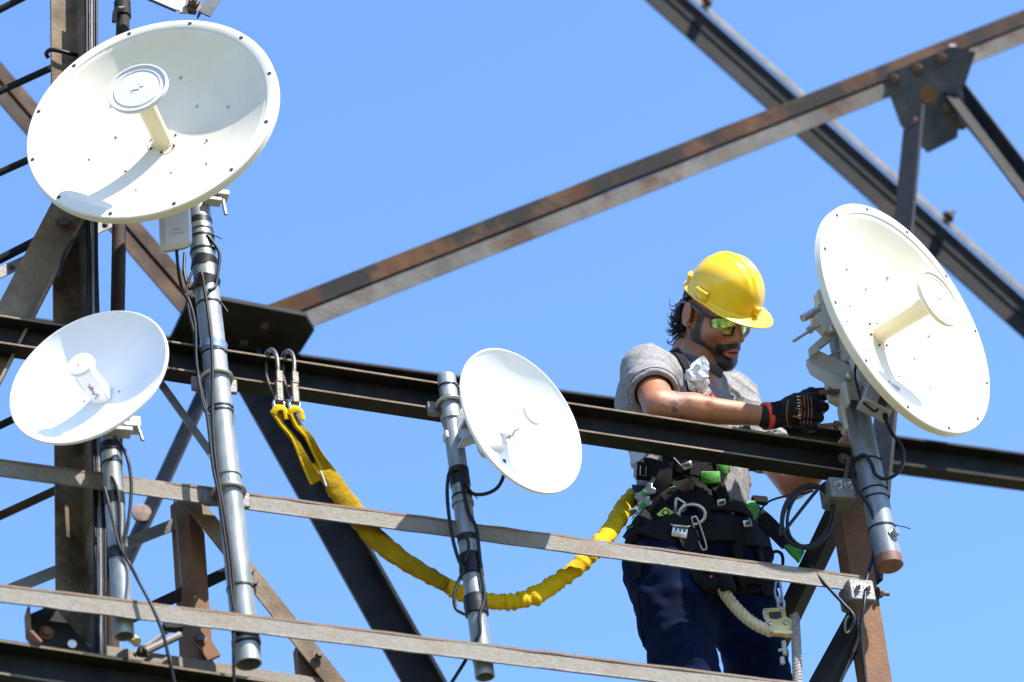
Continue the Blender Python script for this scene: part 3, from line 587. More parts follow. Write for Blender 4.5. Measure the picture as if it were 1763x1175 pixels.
rx = MB(); rx.rbox(C, ux, np.cross(uz, ux), uz, .042, .026, .05, .004); rad = rx.build('radio_box', 'greybracket', root)
pw = MB(); pw.rbox(on(1520, 692, -.122), ux, np.cross(uz, ux), uz, .012, .004, .012, .001); pw.build('port', 'hole', rad)
MB().lathe(on(1524, 716, -.1), -ZZ, [(.007, -.004), (.007, .012), (.004, .014)], 12).build('cable_gland', 'cable', rad)
MB().rbox(on(1478, 640, -.045), unit(on(1490, 655, 0)-on(1472, 610, 0)), TT, TN, .04, .012, .01, .002).build('label_plate', 'plastic', root)

# corner of another antenna at the top edge of the picture
pa = thing('panel_antenna', 'pale antenna corner with bolted bracket at the top left edge', 'antenna', on(300, 20, .06))
PL = [on(x, y, .06) for x, y in ((200, -24), (302, 17), (326, 21), (352, -40), (230, -60))]
MB().plate(PL, TN, .006).build('panel', 'plastic', pa)
MB().tube([on(196, -27, .055), on(303, 19, .055)], .0045, 8).build('panel_edge', 'hole', pa)
bk = MB(); bk.plate([on(x, y, .045) for x, y in ((309, 22), (322, 23), (340, -20), (326, -20))], TN, .01); bk = bk.build('bracket', 'bracket', pa)
MB().hexbolt(on(333, 8, .03), TN, .016, .016, .008).build('bolt', 'boltdark', bk); MB().rbox(on(331, 14, .045), TT, ZZ, TN, .012, .016, .012, .003).build('clamp_block', 'hole', bk)
a, b = on(352, 24, .05), on(385, -30, .05); MB().prism(a, extend(a, b, 0, .2)[1], [(0, -.017), (0, .017), (-.03, .017), (-.03, .012), (-.005, .012), (-.005, -.017)], TN).build('mounting_arm', 'platesteel', pa)

# ------------------------------------------------------------------ organic modelling: distance fields -> surface nets
def smin(a, b, k):
    if k <= 0: return np.minimum(a, b)
    h = np.clip(.5+.5*(b-a)/k, 0, 1); return b*(1-h)+a*h-k*h*(1-h)
class Field:
    def __init__(s): s.ops = []
    def _add(s, fn, lo, hi, op, k): s.ops.append((fn, np.asarray(lo), np.asarray(hi), op, k)); return s
    def cap(s, a, b, ra, rb=None, k=.02, op='u'):
        a, b = np.asarray(a, float), np.asarray(b, float); rb = ra if rb is None else rb; ba = b-a; L2 = ba@ba+1e-12; R = max(ra, rb)
        def fn(X, Y, Z):
            t = np.clip(((X-a[0])*ba[0]+(Y-a[1])*ba[1]+(Z-a[2])*ba[2])/L2, 0, 1)
            return np.sqrt((X-a[0]-t*ba[0])**2+(Y-a[1]-t*ba[1])**2+(Z-a[2]-t*ba[2])**2)-(ra+(rb-ra)*t)
        return s._add(fn, np.minimum(a, b)-R, np.maximum(a, b)+R, op, k)
    def ell(s, c, r, ax=None, k=.02, op='u'):
        c = np.asarray(c, float); r = np.asarray(r, float); A = np.eye(3) if ax is None else np.array([unit(q) for q in ax])
        def fn(X, Y, Z):
            x, y, z = X-c[0], Y-c[1], Z-c[2]
            p = [(A[i, 0]*x+A[i, 1]*y+A[i, 2]*z)/r[i] for i in range(3)]
            k0 = np.sqrt(p[0]**2+p[1]**2+p[2]**2)+1e-9; k1 = np.sqrt((p[0]/r[0])**2+(p[1]/r[1])**2+(p[2]/r[2])**2)+1e-9
            return k0*(k0-1)/k1
        R = r.max(); return s._add(fn, c-R, c+R, op, k)
    def fn(s, f, lo, hi, op='u', k=0): return s._add(f, lo, hi, op, k)
    def _mix(s, D, d, op, k):
        if op == 'u': return smin(D, d, k)
        if op == 's': return -smin(-D, d, k)
        if op == 'i': return -smin(-D, -d, k)
        return D+d
    def at(s, P):
        P = np.asarray(P, float); X, Y, Z = P[..., 0], P[..., 1], P[..., 2]; D = np.full(X.shape, .5)
        for fn, lo, hi, op, k in s.ops: D = s._mix(D, fn(X, Y, Z), op, k)
        return D
    def mesh(s, lo, hi, h):
        lo, hi = np.asarray(lo, float), np.asarray(hi, float); n = np.ceil((hi-lo)/h).astype(int)+1
        g = [lo[i]+h*np.arange(n[i]) for i in range(3)]; D = np.full(n, .5)
        for fn, l, u, op, k in s.ops:
            pad = k+3*h if op != 'd' else 0
            i0 = np.clip(np.floor((l-pad-lo)/h).astype(int), 0, n); i1 = np.clip(np.ceil((u+pad-lo)/h).astype(int)+1, 0, n)
            if (i1 <= i0).any(): continue
            sl = tuple(slice(i0[i], i1[i]) for i in range(3))
            X, Y, Z = g[0][sl[0]][:, None, None], g[1][sl[1]][None, :, None], g[2][sl[2]][None, None, :]
            D[sl] = s._mix(D[sl], fn(X, Y, Z)*np.ones(D[sl].shape), op, k)
        return surface_nets(D, lo, h)
def surface_nets(D, lo, h):
    D = D.copy(); D[[0, -1]] = .3; D[:, [0, -1]] = .3; D[:, :, [0, -1]] = .3
    I = D < 0; nx, ny, nz = np.array(D.shape)-1
    acc = np.zeros((nx, ny, nz, 3)); cnt = np.zeros((nx, ny, nz))
    cs = [(i, j, k) for i in (0, 1) for j in (0, 1) for k in (0, 1)]
    sl = lambda c: (slice(c[0], c[0]+nx), slice(c[1], c[1]+ny), slice(c[2], c[2]+nz))
    for c in cs:
        for ax in range(3):
            if c[ax]: continue
            e = list(c); e[ax] = 1; d0, d1 = D[sl(c)], D[sl(e)]; m = I[sl(c)] != I[sl(e)]
            if not m.any(): continue
            t = d0[m]/(d0[m]-d1[m]); p = np.tile(np.array(c, float), (len(t), 1)); p[:, ax] = t
            acc[m] += p; cnt[m] += 1
    act = cnt > 0; idx = np.full((nx, ny, nz), -1); idx[act] = np.arange(act.sum())
    V = (np.argwhere(act)+acc[act]/cnt[act][:, None])*h+lo
    F = []
    for ax in range(3):
        b, c = [(1, 2), (2, 0), (0, 1)][ax]
        s0 = [slice(None)]*3; s1 = [slice(None)]*3; s0[ax] = slice(0, -1); s1[ax] = slice(1, None)
        A0, A1 = I[tuple(s0)], I[tuple(s1)]; E = np.argwhere(A0 != A1)
        if not len(E): continue
        ok = (E[:, b] > 0) & (E[:, c] > 0) & (E[:, b] < D.shape[b]-1) & (E[:, c] < D.shape[c]-1); E = E[ok]
        def cell(db, dc): q = E.copy(); q[:, b] += db; q[:, c] += dc; return idx[q[:, 0], q[:, 1], q[:, 2]]
        q = np.stack([cell(-1, -1), cell(0, -1), cell(0, 0), cell(-1, 0)], 1)
        fl = A0[E[:, 0], E[:, 1], E[:, 2]]; q[~fl] = q[~fl][:, ::-1]; F.append(q)
    F = np.concatenate(F); F = F[(F >= 0).all(1)]
    return V, F
def fobj(name, V, F, m, parent, local=False, relax=2, lam=.5):
    V = np.asarray(V, float).copy(); F = np.asarray(F)
    E = np.concatenate([F[:, [0, 1]], F[:, [1, 2]], F[:, [2, 3]], F[:, [3, 0]]]); E = np.concatenate([E, E[:, ::-1]])
    cnt = np.bincount(E[:, 0], minlength=len(V))[:, None]+1e-9
    for _ in range(relax):
        S = np.stack([np.bincount(E[:, 0], weights=V[E[:, 1], i], minlength=len(V)) for i in range(3)], 1); V += lam*(S/cnt-V)*(cnt > .5)
    A = MW[parent.name] if parent is not None else None
    if parent is not None and not local: V = (V-A[:3, 3]) @ A[:3, :3]
    if parent is None:
        base = np.array([V[:, 0].mean(), V[:, 1].mean(), V[:, 2].min()]); A = np.eye(4); A[:3, 3] = base; V = V-base
    me = bpy.data.meshes.new(name); me.vertices.add(len(V)); me.vertices.foreach_set('co', V.astype(np.float32).ravel())
    me.loops.add(F.size); me.loops.foreach_set('vertex_index', F.astype(np.int32).ravel())
    me.polygons.add(len(F)); me.polygons.foreach_set('loop_start', np.arange(0, F.size, 4, dtype=np.int32)); me.polygons.foreach_set('use_smooth', [True]*len(F))
    me.update(calc_edges=True); me.validate(); me.materials.append(M[m] if isinstance(m, str) else m)
    o = bpy.data.objects.new(name, me); COL.objects.link(o); MW[o.name] = A
    if parent is not None: o.parent = parent
    else: o.matrix_world = Matrix(A.tolist())
    return o
def wav(X, Y, Z, s, seed=0):       # cheap smooth pseudo-noise in -1..1
    rg = np.random.default_rng(seed); out = 0
    for i in range(5):
        k = unit(rg.normal(size=3))*s*(.7+rg.random()*.9); p = rg.random()*6.28
        out = out+np.sin(X*k[0]+Y*k[1]+Z*k[2]+p+1.3*np.sin(X*k[1]*.7+Y*k[2]*.7+Z*k[0]*.7+p*2))
    return out/5

# ------------------------------------------------------------------ the worker
SC = 1.08                          # a big man
def J(px, py, off): return on(px, py, off)
yawB = math.radians(52)            # body turned to the viewer's right
toC = -unit(FW*[1, 1, 0]); rtH = np.array([1.0, 0, 0])
bf = unit(toC*math.cos(yawB)+rtH*math.sin(yawB)); bl = unit(np.cross(ZZ, bf))      # body forward, body left
PO = .36
shR, shL = J(1114, 640, .20), J(1256, 690, .50)
elR, wrR = J(1134, 699, .075), J(1316, 717, .06)
elL, wrL = J(1366, 834, .32), J(1424, 796, .20)
chest, belly, pelvis = J(1180, 735, PO), J(1190, 830, PO), J(1200, 928, PO)
hipR, hipL = J(1140, 965, PO-.08), J(1263, 968, PO+.08)
kneeR, kneeL = hipR+np.array([0, 0, -.46])+bf*.04+bl*-.01, hipL+np.array([0, 0, -.46])+bf*.03
ankR, ankL = kneeR+np.array([0, 0, -.46])-bf*.03, kneeL+np.array([0, 0, -.46])-bf*.03
neck0 = J(1198, 645, PO-.08)

# head frame
def head_axes(yaw, pitch, roll):
    c = -FW
    hf = RT*math.sin(yaw)*math.cos(pitch)-UP*math.sin(pitch)+c*math.cos(yaw)*math.cos(pitch)
    hl = unit(np.cross(UP, hf)); hu = np.cross(hf, hl)
    return hf, hl*math.cos(roll)+hu*math.sin(roll), -hl*math.sin(roll)+hu*math.cos(roll)
HF, HL, HU = head_axes(math.radians(34), math.radians(19), math.radians(3))
HS = 1.075
HC = pt(1231, 540, depth_of(J(1215, 600, PO-.03))-.055)
def hw(p): return HC+(HF*p[0]+HL*p[1]+HU*p[2])*HS

hF, hL_, hU_ = head_axes(math.radians(47), math.radians(27), math.radians(4))
HH = pt(1248, 513, depth_of(HC)-.01)
man = thing('person', 'worker in grey t-shirt and dark jeans reaching for the right dish bracket', 'person', (ankR+ankL)/2-ZZ*.09)

# --- body: torso, arms, legs (skin, mostly under the clothes)
torso = Field()
torso.ell(chest, (.150*SC, .118*SC, .17*SC), (bl, bf, ZZ), k=.05).ell(belly, (.150*SC, .120*SC, .17*SC), (bl, bf, ZZ), k=.06).ell(pelvis, (.158*SC, .122*SC, .13*SC), (bl, bf, ZZ), k=.06)
torso.cap(shR, shL, .062, .060, k=.06).cap(neck0-ZZ*.05-bf*.03, (shR+shL)/2-ZZ*.02, .055, .08, k=.05)
torso.ell(chest+ZZ*.06*SC-bf*.05, (.16*SC, .09*SC, .11*SC), (bl, bf, ZZ), k=.06)
body = Field(); body.ops = list(torso.ops)
body.cap(neck0-ZZ*.03, hw((-.052, 0, -.07)), .056, .045, k=.03)
def arm(F_, s, e, w, g=0.0, k=.03):
    F_.cap(s, e, .052+g, .042+g, k=k); m = e+(w-e)*.33; F_.cap(e, m, .037+g, .039+g, k=.015); F_.cap(m, w, .039+g, .026+g, k=.02)
arm(body, shR, elR, wrR); arm(body, shL, elL, wrL)
body.cap(elR+(wrR-elR)*.15+ZZ*.012, elR+(wrR-elR)*.6+ZZ*.005, .026, .016, k=.02)
handL = wrL+unit(wrL-elL)*.09; body.ell(handL, (.05, .038, .03), (unit(wrL-elL), ZZ, np.cross(unit(wrL-elL), ZZ)), k=.02)
for i in range(4): p = handL+ZZ*(.03-.02*i)+unit(wrL-elL)*.03; q = p+unit(wrL-elL)*(.045-.006*abs(i-1)); body.cap(p, q, .011, .010, k=.006); body.cap(q, q+TN*-.03-unit(wrL-elL)*.01, .010, .009, k=.005)
body.cap(handL+ZZ*.02, handL+ZZ*.06+unit(wrL-elL)*.035+TN*.01, .013, .010, k=.01)
for h_, k_, a_ in ((hipR, kneeR, ankR), (hipL, kneeL, ankL)): body.cap(h_, k_, .082, .058, k=.04); body.cap(k_, k_+(a_-k_)*.35, .056, .058, k=.02); body.cap(k_+(a_-k_)*.35, a_, .058, .036, k=.02)
allp = np.array([shR, shL, elR, wrR, elL, handL, pelvis, ankR, ankL, neck0])
for (q0, q1, h0, h1) in ((.25, .62, .030, .026), (.45, .92, .014, .020), (.55, .95, .030, .010)):      # veins and tendons on the bare forearm
    ax_ = wrR-elR; sd = unit(np.cross(ax_, UP)); sd = sd*math.copysign(1, -(sd@FW)); body.cap(elR+ax_*q0+UP*h0*.75+sd*h1, elR+ax_*(q0+q1)/2+UP*(h0*.55+.006)+sd*h1*1.02, .0075, .007, k=.012); body.cap(elR+ax_*(q0+q1)/2+UP*(h0*.55+.006)+sd*h1*1.02, elR+ax_*q1+UP*h0*.45+sd*h1*.85, .007, .006, k=.012)
Vb, Fb = body.mesh(allp.min(0)-.2, allp.max(0)+.22, .0078)

# --- head in its own frame: x forward, y left, z up
hd = Field()
hd.ell((-.002, 0, .036), (.080, .071, .076), k=.02)                          # skull
hd.ell((.030, 0, -.012), (.066, .064, .092), k=.03)                           # face mass
for s_ in (-1, 1):
    hd.cap((.004, s_*.054, -.045), (.062, s_*.024, -.106), .021, .019, k=.028)   # jaw
    hd.ell((.060, s_*.042, -.022), (.026, .022, .020), k=.02)                    # cheekbone
    hd.ell((.074, s_*.030, .012), (.018, .020, .014), k=.012, op='s')            # eye socket
    hd.cap((.084, s_*.012, .030), (.072, s_*.046, .028), .011, .009, k=.014)     # brow
    hd.ell((.070, s_*.030, .010), (.016, .016, .012), k=.004)                    # closed lid over the eye
    hd.ell((.100, s_*.0125, -.036), (.012, .0095, .009), k=.007)                 # nostril wing
    hd.ell((.107, s_*.007, -.0455), (.004, .0032, .003), k=.003, op='s')
    hd.ell((-.010, s_*.081, .000), (.021, .009, .034), (( .95, s_*.3, -.15), (-s_*.25, 1, 0), (.15, 0, 1)), k=.004)   # ear
    hd.ell((-.007, s_*.0895, .004), (.012, .006, .021), k=.004, op='s')
    hd.ell((.000, s_*.080, .000), (.004, .005, .010), k=.003)
    hd.ell((.000, s_*.078, -.026), (.009, .006, .010), k=.005)
hd.cap((.086, 0, .022), (.112, 0, -.026), .0095, .0105, k=.014)               # nose
hd.ell((.113, 0, -.030), (.013, .0125, .011), k=.008)
hd.ell((.080, 0, -.062), (.022, .030, .022), k=.015)                          # muzzle
hd.ell((.0965, 0, -.0635), (.010, .023, .0062), k=.005)                       # upper lip
hd.ell((.0945, 0, -.0785), (.0105, .021, .0072), k=.005)                      # lower lip
hd.ell((.104, 0, -.0705), (.016, .0185, .0026), k=.003, op='s')               # parted mouth
hd.ell((.078, 0, -.108), (.022, .024, .019), k=.018)                          # chin
hd.cap((-.045, 0, -.02), (-.075, 0, -.16), .046, .054, k=.025)                 # neck
hd.cap((-.03, -.042, -.04), (-.015, -.012, -.17), .012, .016, k=.02)           # neck muscle
hd.cap((-.03, .042, -.04), (-.015, .012, -.17), .012, .016, k=.02)
Vh, Fh = hd.mesh((-.14, -.12, -.17), (.15, .12, .155), .0029)
Vhw = HC+(Vh @ np.array([HF, HL, HU]))*HS
Vall = np.concatenate([Vb, Vhw]); Fall = np.concatenate([Fb, Fh+len(Vb)])
body_o = fobj('body', Vall, Fall, 'skin', man, relax=1, lam=.4); body_o['label'] = 'tanned skin of face, neck and bare forearms'

def head_shell(name, mask, g, h, m, lo, hi, nz=.0012, ns=380, parent=body_o):
    Fd = Field(); Fd.ops = list(hd.ops)
    Fd.fn(lambda X, Y, Z: -g+nz*wav(X, Y, Z, ns, 3), lo, hi, 'd'); Fd.fn(mask, lo, hi, 'i', .004)
    V, F_ = Fd.mesh(lo, hi, h); V = HC+(V @ np.array([HF, HL, HU]))*HS
    return fobj(name, V, F_, m, parent, relax=1, lam=.4)
def beard_amount(P):               # where the beard grows, 0..1, in head coordinates
    X, Y, Z = P[:, 0], np.abs(P[:, 1]), P[:, 2]; sst = lambda a, b, v: (lambda t: t*t*(3-2*t))(np.clip((v-a)/(b-a), 0, 1))
    line = -.036-.58*(X-.020)
    jaw = sst(.010, -.012, Z-line)*sst(-.004, .010, X)*sst(-.150, -.125, Z)
    sidb = sst(.045, .055, Y)*sst(.015, .009, np.abs(X-.029-.10*(Z+.02)))*sst(.030, .016, Z)
    mous = sst(.0115, .006, np.abs(Z+.0525+.22*Y))*sst(.040, .030, Y)*sst(.060, .072, X)
    corn = sst(.011, .005, np.abs(Y-.031))*sst(-.048, -.056, Z)*sst(.05, .06, X)
    lips = sst(1.15, .9, np.sqrt((Y/.0225)**2+((Z+.0715)/.0120)**2))*sst(.06, .07, X)
    soul = sst(.009, .004, Y)*sst(-.082, -.087, Z)
    b = np.maximum.reduce([jaw, sidb, mous, corn, soul]); return b*(1-lips)
amt = np.concatenate([np.zeros(len(Vb)), beard_amount(Vh)]).astype(np.float32)
at_ = body_o.data.attributes.new('beard', 'FLOAT', 'POINT'); at_.data.foreach_set('value', amt)
tat = np.zeros(len(Vall), np.float32); ax_ = unit(wrR-elR); tt_ = (Vall-elR)@ax_
tat[:] = np.where((np.linalg.norm(Vall-elR-np.outer(np.clip(tt_, -.05, .1), ax_), axis=1) < .075), np.clip(1-np.abs(tt_-.035)/.05, 0, 1), 0); tat[len(Vb):] = 0
a2_ = body_o.data.attributes.new('tattoo', 'FLOAT', 'POINT'); a2_.data.foreach_set('value', tat)
def skin_detail(m):
    nt = m.node_tree; b = nt.nodes['Principled BSDF']; src = b.inputs['Base Color'].links[0].from_socket
    tc = nt.nodes.new('ShaderNodeTexCoord')
    def mixin(src, attr, color, nscale, lo_, hi_, gain):
        at = nt.nodes.new('ShaderNodeAttribute'); at.attribute_name = attr
        n = nt.nodes.new('ShaderNodeTexNoise'); n.inputs['Scale'].default_value = nscale; n.inputs['Detail'].default_value = 3; nt.links.new(tc.outputs['Object'], n.inputs['Vector'])
        mr = nt.nodes.new('ShaderNodeMapRange'); mr.inputs[1].default_value = lo_; mr.inputs[2].default_value = hi_; mr.inputs[3].default_value = .8 if attr == 'beard' else 0; nt.links.new(n.outputs['Fac'], mr.inputs[0])
        mu = nt.nodes.new('ShaderNodeMath'); mu.operation = 'MULTIPLY'; nt.links.new(at.outputs['Fac'], mu.inputs[0]); nt.links.new(mr.outputs[0], mu.inputs[1])
        m2 = nt.nodes.new('ShaderNodeMath'); m2.operation = 'MULTIPLY'; m2.use_clamp = True; m2.inputs[1].default_value = gain; nt.links.new(mu.outputs[0], m2.inputs[0])
        mx = nt.nodes.new('ShaderNodeMix'); mx.data_type = 'RGBA'; nt.links.new(m2.outputs[0], mx.inputs[0]); nt.links.new(src, mx.inputs[6]); mx.inputs[7].default_value = (*color, 1); return mx.outputs[2]
    s1 = mixin(src, 'beard', (.012, .008, .007), 420, .3, .6, 1.08); s2 = mixin(s1, 'tattoo', (.03, .035, .045), 60, .5, .56, .75)
    nt.links.new(s2, b.inputs['Base Color'])
skin_detail(M['skin'])
head_shell('lips', lambda X, Y, Z: np.maximum(np.maximum(np.sqrt((Y/.022)**2+((Z+.0715)/.0135)**2)-1, 0)*.02+np.where(np.sqrt((Y/.022)**2+((Z+.0715)/.0135)**2) < 1, -.004, .004), .075-X), .0007, .0022, 'lip', (.07, -.03, -.095), (.125, .03, -.05), 0)
MB().rbox(hw((.080, 0, -.0705)), HF, HL, HU, .010*HS, .016*HS, .005*HS, .002).build('mouth_cavity', 'mouth', body_o)
# hair: cap below the helmet and curls at the nape
def under_hat(X, Y, Z):
    W = [HC[i]+(HF[i]*X+HL[i]*Y+HU[i]*Z)*HS-HH[i] for i in range(3)]; return W[0]*hU_[0]+W[1]*hU_[1]+W[2]*hU_[2]+.004
head_shell('hair_cap', lambda X, Y, Z: np.maximum(under_hat(X, Y, Z), np.maximum(np.maximum(X-(-.020+.25*(Z-.02)), -.062-Z), -(.0-X)*0+np.where((np.abs(X+.006) < .032) & (np.abs(Y) > .058) & (Z < .036), .01, -.01))), .010, .004, 'hair', (-.13, -.1, -.08), (.02, .1, .15), .0045, 150)
hb = MB(); rg = np.random.default_rng(11)
for i in range(300):
    a = rg.uniform(math.radians(110), math.radians(250)); z0 = rg.uniform(-.072, .012)
    b0 = np.array([-.008+math.cos(a)*.090, math.sin(a)*.071, z0]); out = unit([math.cos(a), math.sin(a)*.9, rg.normal()*.25]); sw = np.array([-math.sin(a), math.cos(a), 0])*rg.normal()
    L = rg.uniform(.008, .030); cu = rg.uniform(.15, .55)
    p1 = b0+out*L*.40+np.array([0, 0, -L*.45])+sw*.004; p2 = b0+out*L*.70+np.array([0, 0, -L*.85])+sw*.010; p3 = p2+out*L*.40+np.array([0, 0, -L*.02])+sw*.004; p4 = p3+out*L*.10+np.array([0, 0, L*cu])-sw*.004
    pts = smooth_path([hw(b0-out*.012), hw(p1), hw(p2), hw(p3), hw(p4)], 4); n_ = len(pts)
    hb.tube(pts, [.0019*(1-.85*(k/(n_-1))**1.3)+.0003 for k in range(n_)], 5)
hb.build('hair_curls', 'hair', body_o, 60)

# --- shirt
shirt = Field(); shirt.ops = list(torso.ops)
shirt.cap(shR, shR+(elR-shR)*.62, .060, .063, k=.04).cap(shL, shL+(elL-shL)*.62, .064, .062, k=.05)
shirt.ell(chest-bf*.07+ZZ*.03, (.15, .08, .16), (bl, bf, ZZ), k=.05)
shirt.ell(belly+bf*.055+ZZ*.02, (.11, .075, .14), (bl, bf, ZZ), k=.05)
lo, hi = allp.min(0)-.3, allp.max(0)+.3
def folds(X, Y, Z):
    u = X*bl[0]+Y*bl[1]; v = X*bf[0]+Y*bf[1]
    a = wav(X, Y, Z, 15, 5); b = wav(X, Y, Z, 17, 8); low = np.clip((chest[2]+.02-Z)/.16, 0, 1); rid = lambda q, w_: np.exp(-(np.sin(q)/w_)**2)
    r1 = rid(Z*44+u*30+2.2*a, .38); r2 = rid(u*46-Z*26+v*18+2.2*b+1, .36); r3 = rid(u*22+Z*64+v*34+2.6*a+2, .34)
    return -.002-.011*r1*np.clip(.35+.8*b, 0, 1)*(.7+.5*low)-.011*r2*np.clip(.35+.8*a, 0, 1)*(.9+.4*low)-.007*r3*np.clip(.5+.6*b, 0, 1)
shirt.fn(folds, lo, hi, 'd')
# openings
def cut_half(F_, P, n, rad, lo_, hi_):      # remove everything beyond a plane within a radius
    P = np.asarray(P); n = unit(n)
    F_.fn(lambda X, Y, Z: np.maximum(-((X-P[0])*n[0]+(Y-P[1])*n[1]+(Z-P[2])*n[2]), np.sqrt((X-P[0])**2+(Y-P[1])**2+(Z-P[2])**2)-rad), P-rad, P+rad, 's', .003)
eR, eL = shR+(elR-shR)*.66, shL+(elL-shL)*.66
cut_half(shirt, eR, elR-shR, .12, lo, hi); cut_half(shirt, eL, elL-shL, .12, lo, hi)
for s_, e_ in ((shR, elR), (shL, elL)): shirt.cap(s_+(e_-s_)*.48, e_, .051, .051, k=.004, op='s')
hem = pelvis-ZZ*.02; shirt.fn(lambda X, Y, Z: hem[2]-Z+.008*np.sin(X*40), lo, hi, 'i', .004)
shirt.cap(neck0-ZZ*.0+bf*.006, hw((-.055, 0, -.10)), .057, .062, k=.006, op='s')
Vs, Fs = shirt.mesh(np.minimum(allp.min(0), 9)-[.2, .2, 0]+[0, 0, (hem[2]-.05)-allp[:, 2].min()], np.array([allp[:, 0].max()+.05, allp[:, 1].max()+.15, neck0[2]+.16]), .0058)
shirt_o = fobj('t_shirt', Vs, Fs, 'shirt', man, relax=2); shirt_o['label'] = 'loose heather grey cotton t-shirt'
# collar rib
cb = MB(); ca_ = unit(hw((-.03, 0, -.10))-neck0); cx, cy = perp(ca_); cc = neck0+ca_*.008
def ray_hit(F_, px, py, d0=7.6, d1=9.4, n=900):
    ds = np.linspace(d0, d1, n); r = ray(px, py); P = CAM+ds[:, None]*r; D = F_.at(P); k = np.argmax(D < 0)
    if D[k] >= 0: return None
    P0 = P[k]; e = .002; g = np.array([F_.at(P0+np.eye(3)[i]*e)-F_.at(P0-np.eye(3)[i]*e) for i in range(3)]); return P0, unit(g)
pts = []
for i in range(41):
    t = 2*math.pi*i/40; d = bl*math.cos(t)+bf*math.sin(t)
    base = neck0+bf*.006
    rr = np.linspace(.05, .12, 60); zz_ = base[2]+.032-.05*max(0, math.sin(t))
    P = base+d*.064; P[2] = zz_-.004; pts.append(P)
cb.tube(pts, .0075, 8, cap=False, flat=(.5, 1.4)); cb.build('collar', 'collar', shirt_o, 60)
for eP, sP, eE in ((eR, shR, elR), (eL, shL, elL)):
    w_ = unit(eE-sP); x_, y_ = perp(w_); MB().tube([eP-w_*.016+(x_*math.cos(t)+y_*math.sin(t))*.0685 for t in np.linspace(0, 2*math.pi, 33)], .0016, 6, cap=False).build('sleeve_seam', 'collar', shirt_o, 60)

# --- jeans
jn = Field(); jn.ell(pelvis-ZZ*.02, (.160*SC, .124*SC, .14*SC), (bl, bf, ZZ), k=.05)
for h_, k_, a_ in ((hipR, kneeR, ankR), (hipL, kneeL, ankL)): jn.cap(h_, k_, .098, .072, k=.02); jn.cap(k_, a_-ZZ*.0, .072, .062, k=.02)
def jfold(X, Y, Z):
    a = wav(X, Y, Z, 26, 9); return -.006-.0035*np.clip(np.sin(Z*60+X*50-Y*30+3.5*a), -.2, 1)-.003*np.sin(X*60+Z*28+3*a)-.002*np.sin(Z*140+4*a)
jn.fn(jfold, lo, hi, 'd')
top = pelvis+ZZ*.05; jn.fn(lambda X, Y, Z: Z-top[2], lo, hi, 'i', .004)
jn.fn(lambda X, Y, Z: ankR[2]-.02-Z, lo, hi, 'i', .004)
lows = np.array([ankR, ankL, kneeR, kneeL, hipR, hipL, pelvis])
Vj, Fj = jn.mesh(lows.min(0)-[.22, .22, .05], lows.max(0)+[.22, .22, .12], .0075)
jeans = fobj('jeans', Vj, Fj, 'denim', man, relax=1); jeans['label'] = 'dark blue denim jeans'
seam = MB()
for px in ((1196, 1000, 1192, 1150), (1096, 980, 1112, 1160), (1325, 990, 1318, 1160)):
    pp = []
    for t in np.linspace(0, 1, 24):
        q = ray_hit(jn, px[0]+(px[2]-px[0])*t, px[1]+(px[3]-px[1])*t)
        if q: pp.append(q[0]+q[1]*.0006)
    if len(pp) > 3: seam.tube(pp, .0016, 5)
if seam.v: seam.build('seam', 'denim', jeans, 60)
# boots
for a_ in (ankR, ankL):
    bt = Field(); bt.cap(a_+ZZ*.10, a_-ZZ*.03, .055, .050, k=.02); bt.cap(a_-ZZ*.045-bf*.02, a_-ZZ*.055+bf*.13, .042, .036, k=.03); bt.fn(lambda X, Y, Z, z0=a_[2]-.088: z0-Z, a_-.3, a_+.3, 'i', .004)
    V, F_ = bt.mesh(a_-[.25, .25, .12], a_+[.25, .25, .18], .008); fobj('boot', V, F_, 'leather', man)
zf = min(ankR[2], ankL[2])-.090; mid = (ankR+ankL)/2+bf*.05
A_, B_ = mid-TT*2.6, mid+TT*.9; A_[2] = B_[2] = zf-.0
MB().prism(A_, B_, [(.11, 0), (.11, -.012), (.012, -.012), (.012, -.10), (-.012, -.10), (-.012, -.012), (-.11, -.012), (-.11, 0)], TN).build('foot_beam', 'dark', tower)['label'] = "dark beam under the worker's boots"

# --- gloves
def finger(F_, pts, r): 
    for i in range(len(pts)-1): F_.cap(pts[i], pts[i+1], r[i], r[i+1], k=.004)
gl = Field(); wx = unit(wrR-elR)
gl.cap(J(1322, 718, .058), J(1350, 712, .055), .034, .036, k=.01)
palm = J(1372, 707, .052); pu = unit(UP-wx*(UP@wx)); pv = np.cross(wx, pu)
gl.ell(palm, (.045, .046, .029), (wx, pu, pv), k=.015)
gl.ell(J(1392, 705, .058), (.026, .044, .027), (wx, pu, pv), k=.012)
F0 = [(1391, 685), (1393, 701), (1390, 717), (1384, 731)]; F1 = [(1418, 682), (1418, 701), (1411, 719), (1401, 734)]
for i in range(4):
    k_ = J(*F0[i], .046); p_ = J(*F1[i], .046); d_ = J(F1[i][0]-4, F1[i][1]+4, .080); t_ = J(F0[i][0]+4, F1[i][1]+6, .092); r_ = .0138-.0009*abs(i-1)
    finger(gl, [k_, p_, d_, t_], [r_, r_*.97, r_*.92, r_*.85])
finger(gl, [J(1370, 690, .085), J(1396, 677, .092), J(1418, 677, .078), J(1428, 678, .062)], [.017, .015, .0135, .012])
gl.fn(lambda X, Y, Z: -.0012*wav(X, Y, Z, 160, 4)-.0012*np.sin((X*wx[0]+Y*wx[1]+Z*wx[2])*260)*(1 if True else 0)*.6, palm-.2, palm+.2, 'd')
Vg, Fg = gl.mesh(palm-.14, palm+.14, .0032)
glove = fobj('glove', Vg, Fg, 'glove', man, relax=1, lam=.4); glove['label'] = 'black work glove with orange lines closed on the bracket bolt'
